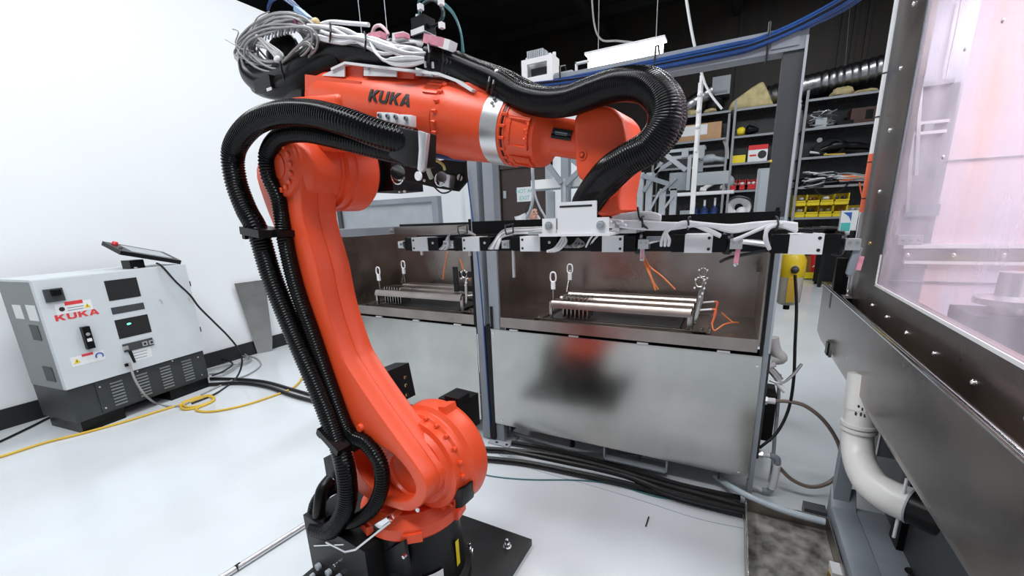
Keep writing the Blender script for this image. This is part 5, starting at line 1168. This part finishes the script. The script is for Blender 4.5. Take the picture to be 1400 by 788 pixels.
MB().prism([(x0+.02, 8.397, z0+(z1-z0)*.92), (x1-.08, 8.397, z0+(z1-z0)*.92), (x1-.08, 8.397, z0+(z1-z0)*.5), (x0+.1, 8.397, z0+(z1-z0)*.72)], (0, .003, 0)).build('blue_print', BLUE, pb)

# ================================================================ MID-GROUND STRUCTURES
gy = 4.6
gf = thing('gantry_frame', 'grey steel gantry arm with struts standing between robot wrist and shelves', 'gantry', (ony(930, 290, gy).x, gy, 0))
def strut(p0, p1, wpx, m=GREYL, y=gy, par=None, name='strut', y2=None):
    a, b2 = ony(*p0, y), ony(*p1, y if y2 is None else y2); ww = wpx*a.y*.9/FPX
    return MB().bar(a, b2, ww, ww, b=.002).build(name, m, par or gf)
qbox(950, 235, 996, 252, gy, .09, 'arm_box', LABELW if False else GREYL, gf, .004)
qbox(905, 203, 965, 207, gy, .04, 'cross_bar', GREYL, gf, .002); qbox(912, 213, 948, 217, gy, .04, 'cross_bar', GREYL, gf, .002); qbox(948, 199, 963, 216, gy-.03, .06, 'carriage', GREYL, gf, .006); qbox(932, 203, 941, 215, gy-.02, .05, 'carriage', GREYL, gf, .004)
qbox(939, 214, 944, 260, gy-.02, .04, 'upright_bar', GREYL, gf, .002); qbox(946, 214, 949, 262, gy-.02, .03, 'upright_bar', LABELW, gf, .002); qbox(951, 218, 961, 235, gy+.02, .05, 'motor', GREYP, gf, .004)
qbox(915, 236, 938, 260, gy, .10, 'plate', GREYP, gf, .004)
strut((903,206), (938,233), 6); strut((895,236), (918,222), 5, GREYP); strut((905,262), (925,243), 4, GREYP); strut((880,262), (905,222), 5, GREYP); strut((878,240), (915,252), 6, GREYP)
for x0 in (902, 917, 872, 884):
    a, b2 = ony(x0+4, 258 if x0 > 900 else 236, gy), ony(x0, 300, gy); xx = a.x; MB().bx(xx-.03, xx+.03, gy, gy+.05, 0, a.z, .002).build('leg', GREYL, gf)
strut((908,285), (921,268), 3); strut((888,288), (902,262), 3)
qbox(923, 262, 1003, 266, gy+1.2, .3, 'shelf_bar', LABELW, gf)
ec = thing('wall_enclosure', 'pale grey upright enclosure standing just left of the tall grey post', 'enclosure', (ony(1046, 290, 2.9).x, 2.9, 0))
x0, x1, z0, z1 = rect(1034, 230, 1060, 292, 2.9)
MB().bx(x0, x1, 2.9, 3.05, z0-.9, z1, .004).build('enclosure_case', GREYL, ec); MB().bx(x0+.012, x1-.012, 2.894, 2.9, z0-.86, z1-.012, .002).build('enclosure_door', mat('pale_blue_grey_paint', (.46,.52,.56), .4, var=.03), ec)
MB().bx(x0+.02, x0+.03, 2.885, 2.894, z0-.1, z0-.05, .002).build('latch', BLACKP, ec); MB().bx(x0+.03, x1-.03, 2.93, 3.02, 0, z0-.9).build('pedestal', GREYP, ec)
# white hoist pole with cord
hp_ = thing('hoist_pole', 'slim white vertical pole with cord in front of the shelves', 'pole', (ony(950, 220, 4.4).x, 4.4, 0))
a, b2 = ony(962, 112, 4.4), ony(948, 208, 4.4); xm_ = (a.x+b2.x)/2
MB().bx(xm_-.02, xm_+.02, 4.4, 4.44, 0, a.z, .004).build('pole', LABELW, hp_); MB().bx(xm_-.01, xm_+.01, 4.38, 4.4, b2.z, a.z+.05, .001).build('front_rail', WHITE, hp_)
c = [ony(963, 113, 4.39), ony(958, 96, 4.38), ony(948, 55, 4.3), ony(940, 10, 4.3), ony(936, -20, 4.3)]
MB().tube(smooth_path(c, n=6), .012, 6).build('cord', LABELW, hp_); MB().tube(smooth_path([ony(963, 113, 4.38), ony(972, 130, 4.38), ony(987, 149, 4.38)], n=6), .010, 6).build('cord', LABELW, hp_)
for y_ in (128, 150, 172): p = ony(959, y_, 4.37); MB().ball((xm_, 4.38, p.z), .022, u=8, v=6).build('clip', WHITE, hp_)
# braced column left of the wrist
bc = thing('braced_column', 'grey steel column with diagonal braces in front of the white back wall', 'column', (ony(772, 280, 5.2).x, 5.2, 0))
xm2 = ony(772, 270, 5.2).x
MB().bx(xm2-.05, xm2+.05, 5.2, 5.3, 0, ony(772, 196, 5.2).z, .004).build('column', GREYP, bc)
MB().bx(xm2-.02, xm2+.02, 5.19, 5.2, 0, 1.75).build('cover_strip', GREYL, bc)
for p0, p1 in (((742,216), (768,251)), ((796,230), (774,252)), ((782,218), (792,226))): strut(p0, p1, 7, GREYP, 5.2, bc, 'brace')
x0, x1, z0, z1 = rect(725, 244, 792, 257, 5.3)
MB().bx(x0, x1, 5.32, 5.42, z0, z1, .004).build('white_beam', WHITE, bc); MB().bx(x0, x1, 5.33, 5.42, z0-.02, z0).build('beam_flange', GREYP, bc)
x0, x1, _, zt_ = rect(749, 262, 757, 300, 5.6); MB().bx(x0, x1, 5.6, 5.66, 0, zt_, .003).build('rear_leg', GREYL, bc)
for k, pts in enumerate(([(728,225),(729,250),(729,268),(726,285),(720,300)], [(729,250),(732,268),(738,284),(747,302)])):
    c = [ony(x, y, 2.75) for x, y in pts]
    if k == 0: c = [ony(772, 200, 5.19), ony(745, 188, 4), ony(732, 196, 3)]+c
    c.append(V(c[-1].x, 2.75, 1.15))
    tag(MB().tube(smooth_path(c, n=6), .011 if k == 0 else .008, 8).build('hanging_cord', GREYL), ('thick', 'thin')[k]+' grey cord hanging in front of the brown door', 'cord')
for k, (xx0, yy0, xx1, yy1) in enumerate(((485,0,492,24),(525,-5,528,30),(908,-20,912,62),(817,20,817,90))):
    if k < 2: a = ony(xx0, yy0, 3.6); b2 = ony(xx1, yy1, 3.6); tag(MB().cyl((b2.x, 3.6, b2.z-1.0), (b2.x, 3.6, 5.28), .004, n=6).build('suspension_wire', GREYL), ('left', 'right')[k]+' thin grey wire hanging from the dark ceiling above the robot cables', 'wire')

# ================================================================ PERSON BEHIND THE TANKS
pc = ony(727, 292, 5.9)
def person(px_, py_, z0):
    me = bpy.data.meshes.new('person'); o = bpy.data.objects.new('person', me); COL.objects.link(o)
    f = V(.85, -.35, 0).normalized(); s = V(-f.y, f.x, 0)
    J = {}; E = []; r = {}
    def add(n, p, rad_, par=None): J[n] = p; r[n] = rad_; (E.append((par, n)) if par else None)
    base = V(0, 0, 0)
    add('pelvis', base+V(0, 0, .82), .135); add('waist', base+f*.05+V(0, 0, 1.0), .125, 'pelvis'); add('chest', base+f*.16+V(0, 0, 1.17), .150, 'waist'); add('upper', base+f*.24+V(0, 0, 1.30), .115, 'chest')
    for q, sg in (('l', 1), ('r', -1)):
        add('hip'+q, base+s*sg*.10+V(0, 0, .78), .105, 'pelvis'); add('knee'+q, base+s*sg*.11+f*.06+V(0, 0, .44), .065, 'hip'+q); add('ankle'+q, base+s*sg*.11-f*.02+V(0, 0, .09), .042, 'knee'+q); add('toe'+q, base+s*sg*.13+f*.15+V(0, 0, .035), .036, 'ankle'+q)
        add('sh'+q, base+f*.22+s*sg*.18+V(0, 0, 1.27), .062, 'upper'); add('elbow'+q, base+f*.28+s*sg*.22+V(0, 0, 1.0), .045, 'sh'+q); add('wrist'+q, base+f*.48+s*sg*.16+V(0, 0, .92), .030, 'elbow'+q); add('hand'+q, base+f*.57+s*sg*.15+V(0, 0, .90), .034, 'wrist'+q)
        for k in range(5):
            add('f%s%d' % (q, k), base+f*(.64 if k else .59)+s*sg*(.15+(k-2)*.02+(-.03 if k == 0 else 0))+V(0, 0, .88), .010, 'hand'+q)
    idx = {n: i for i, n in enumerate(J)}
    me.from_pydata([J[n] for n in J], [(idx[a], idx[b]) for a, b in E], [])
    md = o.modifiers.new('skin', 'SKIN'); md.use_smooth_shade = True
    for n, i in idx.items(): sv = me.skin_vertices[0].data[i]; sv.radius = (r[n], r[n]); sv.use_root = (n == 'pelvis')
    o.modifiers.new('sub', 'SUBSURF').levels = 1; o.modifiers['sub'].render_levels = 1
    me.materials.append(SHIRT); o.location = (px_, py_, z0); ORG[o.name] = V(px_, py_, z0)
    return o, f, s
fr = V(.85, -.35, 0).normalized()
hx = pc-fr*.30
pe, f_, s_ = person(hx.x, hx.y, 0.0)
tag(pe, 'person in a white shirt with dark hair leaning forward far behind the tanks', 'person')
hc = V(pc.x, pc.y, pc.z+.005)
hd = MB().lathe(hc+V(0, 0, -.17)-f_*.05, V(.15, -.06, 1), [(0, .05), (.05, .048), (.09, .05)], 14); hd.ball(hc, .105, (.86, .82, 1.1), 18, 12); hd.ball(hc+f_*.045+V(0, 0, -.06), .06, (.9, .85, .8)); hd.ball(hc+f_*.105+V(0, 0, -.01), .016, (1.2, .8, 1.3), 8, 6)
for sg in (1, -1): hd.ball(hc+s_*sg*.088+V(0, 0, -.005), .022, (.8, .4, 1.2), 8, 6)
hdo = hd.build('head', SKIN, pe)
for sg in (1, -1): MB().ball(hc+f_*.083+s_*sg*.032+V(0, 0, .018), .010, u=8, v=6).build('eye', HAIR, pe)
MB().bar(hc+f_*.094+s_*.022+V(0, 0, -.055), hc+f_*.094-s_*.022+V(0, 0, -.055), .006, .006).build('mouth', RED, pe)
MB().ball(hc-f_*.022+V(0, 0, .030), .112, (.92, .88, 1.0), 16, 10).build('hair', HAIR, pe)
# ================================================================ STAINLESS MACHINE ON THE RIGHT
XM = .52
mc = thing('wash_machine', 'large stainless washing machine with hazy clear window on the right', 'machine', (1.1, 1.5, 0))
def mx(px, py, x=XM): return onx(px, py, x)
YF = 2.50                                   # far edge of the machine front
wy0 = mx(1205, 350).y; wz0 = mx(1203, 392).z; ztp = 2.35
fy = .25
MB().bx(XM, XM+.03, wy0, YF, .62, ztp, .002).build('front_stile', STEELB, mc)
MB().bx(XM, XM+.03, fy, wy0, .62, wz0, .002).build('front_sill', STEELB, mc)
MB().bx(XM, XM+.03, fy, wy0, 2.2, ztp, .002).build('front_header', STEELB, mc)
MB().bx(XM-.012, XM, YF-.012, YF+.008, .88, ztp, .003).build('edge_angle', CHROME, mc)
xg = ony(1300, 200, YF-.02).x
MB().bx(XM+.03, xg, YF-.02, YF, .62, ztp).build('end_wall_plate', mat('grey_scuffed_liner', (.50, .49, .54), .35, .6, col2=(.34, .33, .37), scale=3), mc)
MB().bx(xg, 1.85, YF-.02, YF, .62, ztp).build('end_wall', mat('lilac_orange_streaked_liner', (.76, .70, .84), .45, col2=(.90, .56, .45), scale=2.4, stretch=(2.2, 1, .25)), mc)  # upright lilac and orange streaks painted into the liner colour
MB().bx(1.85, 1.87, fy, YF, .62, ztp).build('rear_wall', mat('white_pink_liner', (.86, .80, .83), .5, col2=(.88, .68, .62), scale=1.6, stretch=(1, 1.4, .3)), mc)
MB().bx(XM, 1.87, fy, YF, ztp, ztp+.02).build('roof', STEELB, mc)
MB().bx(XM+.03, 1.85, fy, YF-.02, .62, .66).build('inner_floor', ALU, mc)
area('added_machine_lamp', (1.2, 1.4, 2.30), .5, 1.4, 30, col=(1, .95, .97))  # unseen lamp, added to brighten the inside behind the window
MB().bx(1.0, 1.4, .7, 2.1, 2.32, 2.345).build('added_lamp_housing', WHITE, mc)  # housing made up to go with the added lamp
MB().bx(XM+.004, XM+.014, fy, wy0-.001, wz0+.001, 2.2).build('window', ACRYL, mc)
MB().bx(XM-.004, XM, fy, wy0+.004, wz0-.006, wz0+.004, .001).build('window_trim', LABELW, mc)
MB().bx(XM-.004, XM, wy0-.006, wy0+.004, wz0, wz0+.12, .001).build('window_trim', LABELW, mc)
MB().bx(XM-.003, XM, wy0-.006, wy0+.002, wz0+.12, 2.2, .001).build('window_gasket', GREYD, mc)
MB().bx(XM-.003, XM, wy0-.026, wy0-.020, wz0+.12, 2.2, .001).build('window_gasket', GREYP, mc)
for px, py in ((1250,5),(1232,93),(1217,178),(1203,262),(1190,333)):
    p = mx(px, py); MB().ball((XM, p.y, p.z), .009, (.8, 1, 1), 10, 6).build('dome_screw', CHROME if py != 333 else BRASS, mc)
for px, py in ((1193,418),(1213,434),(1240,456),(1278,484),(1331,524),(1406,574)):
    p = mx(px, py); MB().ball((XM, p.y, p.z), .0085, (.9, 1, 1), 12, 8).build('dome_screw', CHROME, mc)
for px, py in ((1320,67),(1290,215),(1372,28)):
    p = mx(px, py, XM+.004); MB().ball((XM+.003, p.y, p.z), .006, (.5, 1, 1), 10, 6).build('window_screw', ALU, mc)
# vertical strip and pipe on the machine corner
ys = YF+.015
def stripz(py0, py1, m, r, name, xx=XM-.012):
    a = onx(1232-.165*py0, py0, XM).z; b2 = onx(1232-.165*py1, py1, XM).z; return MB().cyl((xx, ys, b2), (xx, ys, a), r, n=12).build(name, m, mc)
stripz(-20, 210, LABELW, .010, 'light_strip'); stripz(210, 290, WARM, .012, 'orange_strip'); stripz(290, 372, CHROME, .011, 'guard_pipe'); stripz(372, 408, CHROME, .013, 'pipe_socket')
for py in (100, 160, 222, 272): 
    z_ = onx(1232-.165*py, py, XM).z; MB().cyl((XM-.012, ys, z_), (XM-.012, ys, z_+.004), .0135, n=12).build('strip_tie', BLACKC, mc)
p = mx(1168, 376); MB().bx(XM-.03, XM+.0, ys-.02, ys+.012, p.z-.006, p.z+.006, .002).build('pipe_clamp', ALU, mc); p = mx(1162, 404); MB().bx(XM-.04, XM, ys-.02, ys+.012, p.z-.006, p.z+.006, .002).build('pipe_clamp', ALU, mc)
MB().bx(XM-.03, XM+.06, YF+.02, YF+.10, .80, 1.18, .005).build('black_actuator', BLACKP, mc); MB().bx(XM-.07, XM-.03, YF+.05, YF+.09, .80, 1.05, .004).build('black_actuator', BLACKP, mc)
# inside, against the end wall
ye = YF-.05
def iq(px0, py0, px1, py1, m, name, y=ye, dep=.03, b=.002): return qbox(px0, py0, px1, py1, y, dep, name, m, mc, b)
iq(1236, 334, 1420, 340, WHITE, 'inner_rail'); iq(1236, 341, 1420, 357, STEELB, 'inner_rail_face', ye+.01); iq(1236, 358, 1420, 362, WHITE, 'inner_rail'); iq(1228, 322, 1262, 335, ALU, 'rail_bracket'); iq(1238, 363, 1268, 367, GREYD, 'rail_stop')
for x in (1235, 1246, 1257): p = ony(x, 328, ye); MB().ball(p, .007, (1, .6, 1), 8, 6).build('bracket_screw', GREYP, mc)
for x in (1241, 1304, 1373): p = ony(x, 349, ye+.008); MB().ball(p, .009, (1, .6, 1), 10, 6).build('rail_bolt', CHROME, mc)
iq(1215, 386, 1420, 387.5, GREYP, 'wall_seam', ye+.02, .01, 0)
iq(1303, 0, 1305, 110, WHITE, 'inner_rod', ye, .006, 0); iq(1296, 215, 1420, 216.2, GREYP, 'wall_seam', ye+.02, .01, 0)
for px0, py0, px1, py1 in ((1252,50,1262,240), (1240,165,1248,290)):
    a, b2 = ony(px1, py0, ye), ony(px0, py1, ye); MB().bar(a, b2, .014, .012).build('slide_rail', ALU, mc)
iq(1258, 110, 1305, 116, GREYL, 'cross_rail'); iq(1248, 165, 1298, 169, LABELW, 'cross_rail'); iq(1248, 179, 1294, 183, LABELW, 'cross_rail'); iq(1264, 169, 1276, 179, GREYP, 'slide_block'); iq(1236, 280, 1285, 296, GREYP, 'slide_block', ye+.015)
iq(1240, 118, 1296, 280, mat('grey_slide_backplate', (.30,.30,.33), .4), 'slide_backplate', ye+.025, .01)
# work block standing on the inner floor
wb = ony(1333, 432, 1.95)
MB().bx(wb.x, wb.x+.30, 1.95, 2.15, .66, wb.z, .006).build('work_block', GREYD, mc); MB().lathe((wb.x+.11, 2.04, wb.z), (0, 0, 1), [(0, .05), (.03, .05), (.03, .09), (.05, .09), (.06, .04), (.14, .04)], 20).build('work_spindle', ALU, mc)
# splash gutter along the front
gt = thing('splash_gutter', 'brown tinted stainless splash gutter running along the front of the machine', 'gutter', (.48, 1.5, .55))
YE = 2.806
prof = [(.450, .883), (.452, .62), (.475, .565), (.519, .560), (.519, .566), (.478, .571), (.457, .622), (.456, .876), (.512, .80), (.519, .80), (.519, .806), (.516, .806), (.462, .886)]
MB().prism([(x, fy, z) for x, z in prof], (0, YE-fy, 0)).build('gutter_sheet', STEELB, gt)
MB().cyl((.456, fy, .884), (.456, YE, .884), .0095, n=12).build('rolled_lip', CHROME, gt)
MB().prism([(.450, YE, .883), (.452, YE, .62), (.475, YE, .565), (.62, YE, .56), (.62, YE, .80), (.56, YE, .80)], (0, .004, 0)).build('end_cap', STEELB, gt)
MB().bx(.522, .62, YF+.0, YE, .56, .70).build('gutter_extension', STEELB, gt)
p = mx(1134, 477, .446); MB().bx(.440, .452, p.y-.03, p.y+.04, p.z-.035, p.z+.035, .006).build('handle_plate', STEEL, gt); MB().bx(.434, .442, p.y-.02, p.y+.03, p.z-.03, p.z+.03, .006).build('black_grip', BLACKP, gt)
MB().bx(.470, .476, 1.62, 1.64, .50, .575).build('hanger_tab', ALU, gt); MB().bx(.470, .52, 1.62, 1.625, .50, .575).build('hanger_tab', GREYD, gt)
# stand under the machine
sd_ = thing('machine_stand', 'grey painted steel stand carrying the stainless machine', 'stand', (.8, 1.5, 0))
MB().bx(.448, .50, 1.92, 1.97, .0, .555, .003).build('leg', GREYP, sd_)
MB().prism([(.440, 1.955, .0), (.440, 1.20, .0), (.440, 1.20, .10), (.440, 1.90, .10), (.440, 1.955, .17)], (.085, 0, 0), .003).build('side_beam', GREYP, sd_)
c = MB(); c.bx(.525, .82, 1.55, 1.93, .085, .10, .002); c.build('deck_plate', GREYP, sd_)
MB().bx(.82, 1.75, .4, 1.93, .09, .10).build('deck_plate', GREYL, sd_)
for x, y, r in ((.62,1.62,.022),(.70,1.75,.020)): MB().cyl((x, y, .1002), (x, y, .1015), r, n=18).build('deck_hole', BLACKTXT, sd_)
MB().bx(.60, .66, 1.56, 1.60, .1002, .1012).build('deck_slot', BLACKTXT, sd_)
MB().bx(.62, 1.8, .4, 2.3, .101, .555).build('lower_cabinet', GREYD, sd_)
MB().bx(.60, .62, 1.72, 1.80, .101, .555, .004).build('black_upright', BLACKP, sd_)
for x in (.47, 1.7): MB().bx(x, x+.05, .45, .50, 0, .555).build('leg', GREYP, sd_)
MB().bx(.36, .4395, 1.93, 1.985, .0, .045, .008).build('foot_bar', GREYD, sd_)
MB().bx(.436, .4405, 1.66, 1.72, .0, .02).build('foot_gap', BLACKP, sd_)
MB().tube([mx(1240, 655, .55), mx(1232, 690, .55), mx(1222, 735, .55)], .005, 8).build('white_rod', LABELW, sd_)
MB().cyl((.415, 1.60, .004), (.415, 1.60, .03), .022, n=8).build('levelling_foot', BRASS, sd_)
MB().bx(.40, .4395, 1.57, 1.63, .03, .05, .003).build('levelling_bracket', LABELW, sd_)
# white drain pipe
dp = thing('drain_pipe', 'thick white plastic drain pipe with elbow under the stainless gutter', 'pipe', mx(1175, 600, .47))
cen = [mx(1184, 512, .475), mx(1178, 560, .475), mx(1172, 596, .475), mx(1175, 630, .48), mx(1190, 660, .495), mx(1214, 678, .53), mx(1246, 692, .58)]
r_ = .0505
MB().tube(smooth_path(cen, n=7), [r_+.008*max(0, i-20)/22 for i in range(43)], 24).build('pipe', PVC, dp)
d0 = (cen[2]-cen[1]).normalized()
MB().tube([cen[0], cen[1]], r_+.004, 24).build('upper_coupling', PVC, dp)
for t in (.55, .72): q = cen[1].lerp(cen[2], t); MB().tube([q-d0*.006, q+d0*.006], r_+.0065, 24).build('coupling_ring', PVC, dp)
d1 = (cen[-1]-cen[-2]).normalized()
MB().tube([cen[-1]-d1*.002, cen[-1]+d1*.004], r_+.010, 24).build('pipe_seal', GREYL, dp)
MB().tube([cen[-1]+d1*.004, cen[-1]+d1*.18], r_+.006, 20).build('black_rubber_sleeve', BLACKP, dp)
for k, (px, py) in enumerate(((1170,566),(1177,567),(1174,556),(1182,569),(1179,560))):
    q = onx(px, py, .43); dd = (q-CAM).normalized(); b3 = MB().box(onx(px, py, .475-.045), (.004, .012-.002*k, .010), Matrix.Rotation(k*.7, 3, 'X'), .001); b3.build('pen_mark', BLACKTXT, dp)
# drip tray on the floor
ty = thing('drip_tray', 'shallow stainless drip tray with murky water on the floor under the machine', 'tray', (.28, 1.5, 0))
xt0, xt1, yt1, yt0, zr = .133, .432, 1.865, 1.05, .068
MB().bx(xt0, xt1, yt0, yt1, 0, .004).build('tray_floor', STEELB, ty)
for x0, x1, y0, y1 in ((xt0, xt0+.003, yt0, yt1), (xt1-.003, xt1, yt0, yt1), (xt0, xt1, yt1-.003, yt1), (xt0, xt1, yt0, yt0+.003)): MB().bx(x0, x1, y0, y1, .0, zr).build('tray_side', STEELB, ty)
MB().bx(xt0, xt0+.006, yt0, yt1, zr-.001, zr+.002).build('tray_rim', STEEL, ty); MB().bx(xt0, xt1, yt1-.006, yt1, zr-.001, zr+.002).build('tray_rim', STEEL, ty)
MB().bx(xt0+.004, xt1-.004, yt0+.004, yt1-.004, .0045, .008).build('murky_water', MURK, ty)
# ================================================================ PLUMBING RIGHT OF THE TANK
def hang(pts, r, name, m, label, cat, n=8, group=None):
    o = MB().tube(smooth_path([ony(x, y, yy) for x, y, yy in pts], n=8), r, n).build(name, m); return tag(o, label, cat, group)
hang([(1056,549,2.06),(1075,549,2.07),(1100,555,2.08),(1125,574,2.10),(1143,600,2.12),(1150,622,2.12),(1148,645,2.11),(1132,661,2.09),(1108,666,2.06),(1084,657,2.04),(1068,642,2.03),(1062,632,2.03)], .0085, 'brown_hose', BROWNH, 'brown clear hose looping from the tank valve toward the machine', 'hose', 10)
hang([(1087,376,2.22),(1089,420,2.2),(1087,470,2.15),(1085,520,2.1),(1078,560,2.06),(1062,592,2.02),(1038,613,1.99)], .0065, 'black_hose', BLACKC, 'black hose hanging from the yellow filter down to the tank side', 'hose')
o = MB().tube(smooth_path([onz(x, y, z) for x, y, z in ((978,652,.03),(990,660,.045),(1010,672,.075),(1040,686,.088),(1080,701,.088),(1128,714,.088))], n=8), .014, 10).build('pale_hose', CLEARH)
tag(o, 'pale blue hose running from under the tank over the drip tray rim', 'hose')
vf = thing('tank_valves', 'silver lever valve and white pipe fittings on the right side of the tank', 'valve', (.2, 2.0, .4))
def pipe(pts, r, m, name, n=10): return MB().tube(smooth_path([ony(x, y, yy) for x, y, yy in pts], n=5), r, n).build(name, m, vf)
pipe([(1040,547,2.03),(1060,549,2.03)], .014, LABELW, 'nipple'); MB().cyl(ony(1042, 547, 2.03), ony(1049, 548, 2.03), .020, n=6).build('hex_nut', ALU, vf)
pipe([(1044,498,2.06),(1056,508,2.06),(1066,520,2.06)], .016, ALU, 'valve_body'); pipe([(1062,524,2.05),(1074,536,2.04)], .011, LABELW, 'valve_stub'); pipe([(1052,520,2.05),(1068,524,2.04),(1084,513,2.03),(1096,498,2.03)], .006, ALU, 'lever'); pipe([(1046,504,2.05),(1060,498,2.05)], .012, WHITE, 'valve_body')
pipe([(1036,621,2.02),(1053,623,2.02)], .012, LABELW, 'nipple'); MB().cyl(ony(1036, 621, 2.02), ony(1043, 622, 2.02), .018, n=6).build('hex_nut', ALU, vf); pipe([(1053,623,2.02),(1062,627,2.02),(1063,634,2.02)], .014, GREYP, 'elbow'); pipe([(1063,636,2.02),(1059,655,2.02),(1055,668,2.02)], .016, LABELW, 'drop_pipe'); pipe([(1055,668,2.02),(1050,672,2.02),(1042,671,2.02)], .014, GREYP, 'elbow'); pipe([(1042,671,2.02),(1028,664,2.02)], .010, LABELW, 'nipple')
pipe([(1066,512,2.14),(1063,560,2.14),(1059,600,2.12),(1056,640,2.1),(1052,660,2.08)], .008, GREYL, 'riser_tube')
MB().bx(.175, .23, 2.12, 2.28, .23, .46, .006).build('pump_box', BLACKP, vf)
MB().bx(.165, .175, 1.99, 2.3, .2, .7).build('mount_plate', GREYD, vf)
wp = hang([(1056,462,2.3),(1060,480,2.3),(1068,500-10,2.3),(1054,492,2.3)], .028, 'white_elbow', PVC, 'white plastic pipe elbow behind the right post of the tank', 'pipe', 12)
fc2 = ony(1079, 388, 2.35)
yf = thing('air_filter', 'yellow air filter with cloudy clear bowl behind the right tank post', 'filter', fc2)
zt2, zm2, zb2 = ony(1084, 348, 2.35).z, ony(1079, 378, 2.35).z, ony(1079, 416, 2.35).z
MB().lathe((fc2.x, 2.35, zm2), (0, 0, 1), [(0, .055), (.01, .058), ((zt2-zm2)*.75, .058), (zt2-zm2, .045)], 24).build('filter_head', YELLOW, yf)
MB().lathe((fc2.x, 2.35, zb2), (0, 0, 1), [(0, .035), (.015, .052), (zm2-zb2, .055)], 24).build('filter_bowl', mat('cloudy_bowl', (.62, .62, .52), .25, var=.15, scale=8), yf)
MB().bx(fc2.x-.012, fc2.x+.020, 2.288, 2.30, zb2+.02, zm2).build('yellow_level', YELLOWC, yf)
MB().cyl((fc2.x, 2.35, zb2-.025), (fc2.x, 2.35, zb2), .014, n=10).build('drain_plug', BLACKP, yf)
p = ony(1087, 368, 2.29); MB().cyl(p, p+V(0, .05, 0), .016, n=12).build('hose_fitting', ALU, yf); MB().ball(p+V(0, -.004, -.004), .017, u=10, v=7).build('hose_fitting', GREYD, yf)
MB().bx(fc2.x-.14, fc2.x-.05, 2.33, 2.37, zm2+.02, zm2+.05, .003).build('wall_bracket', GREYD, yf)
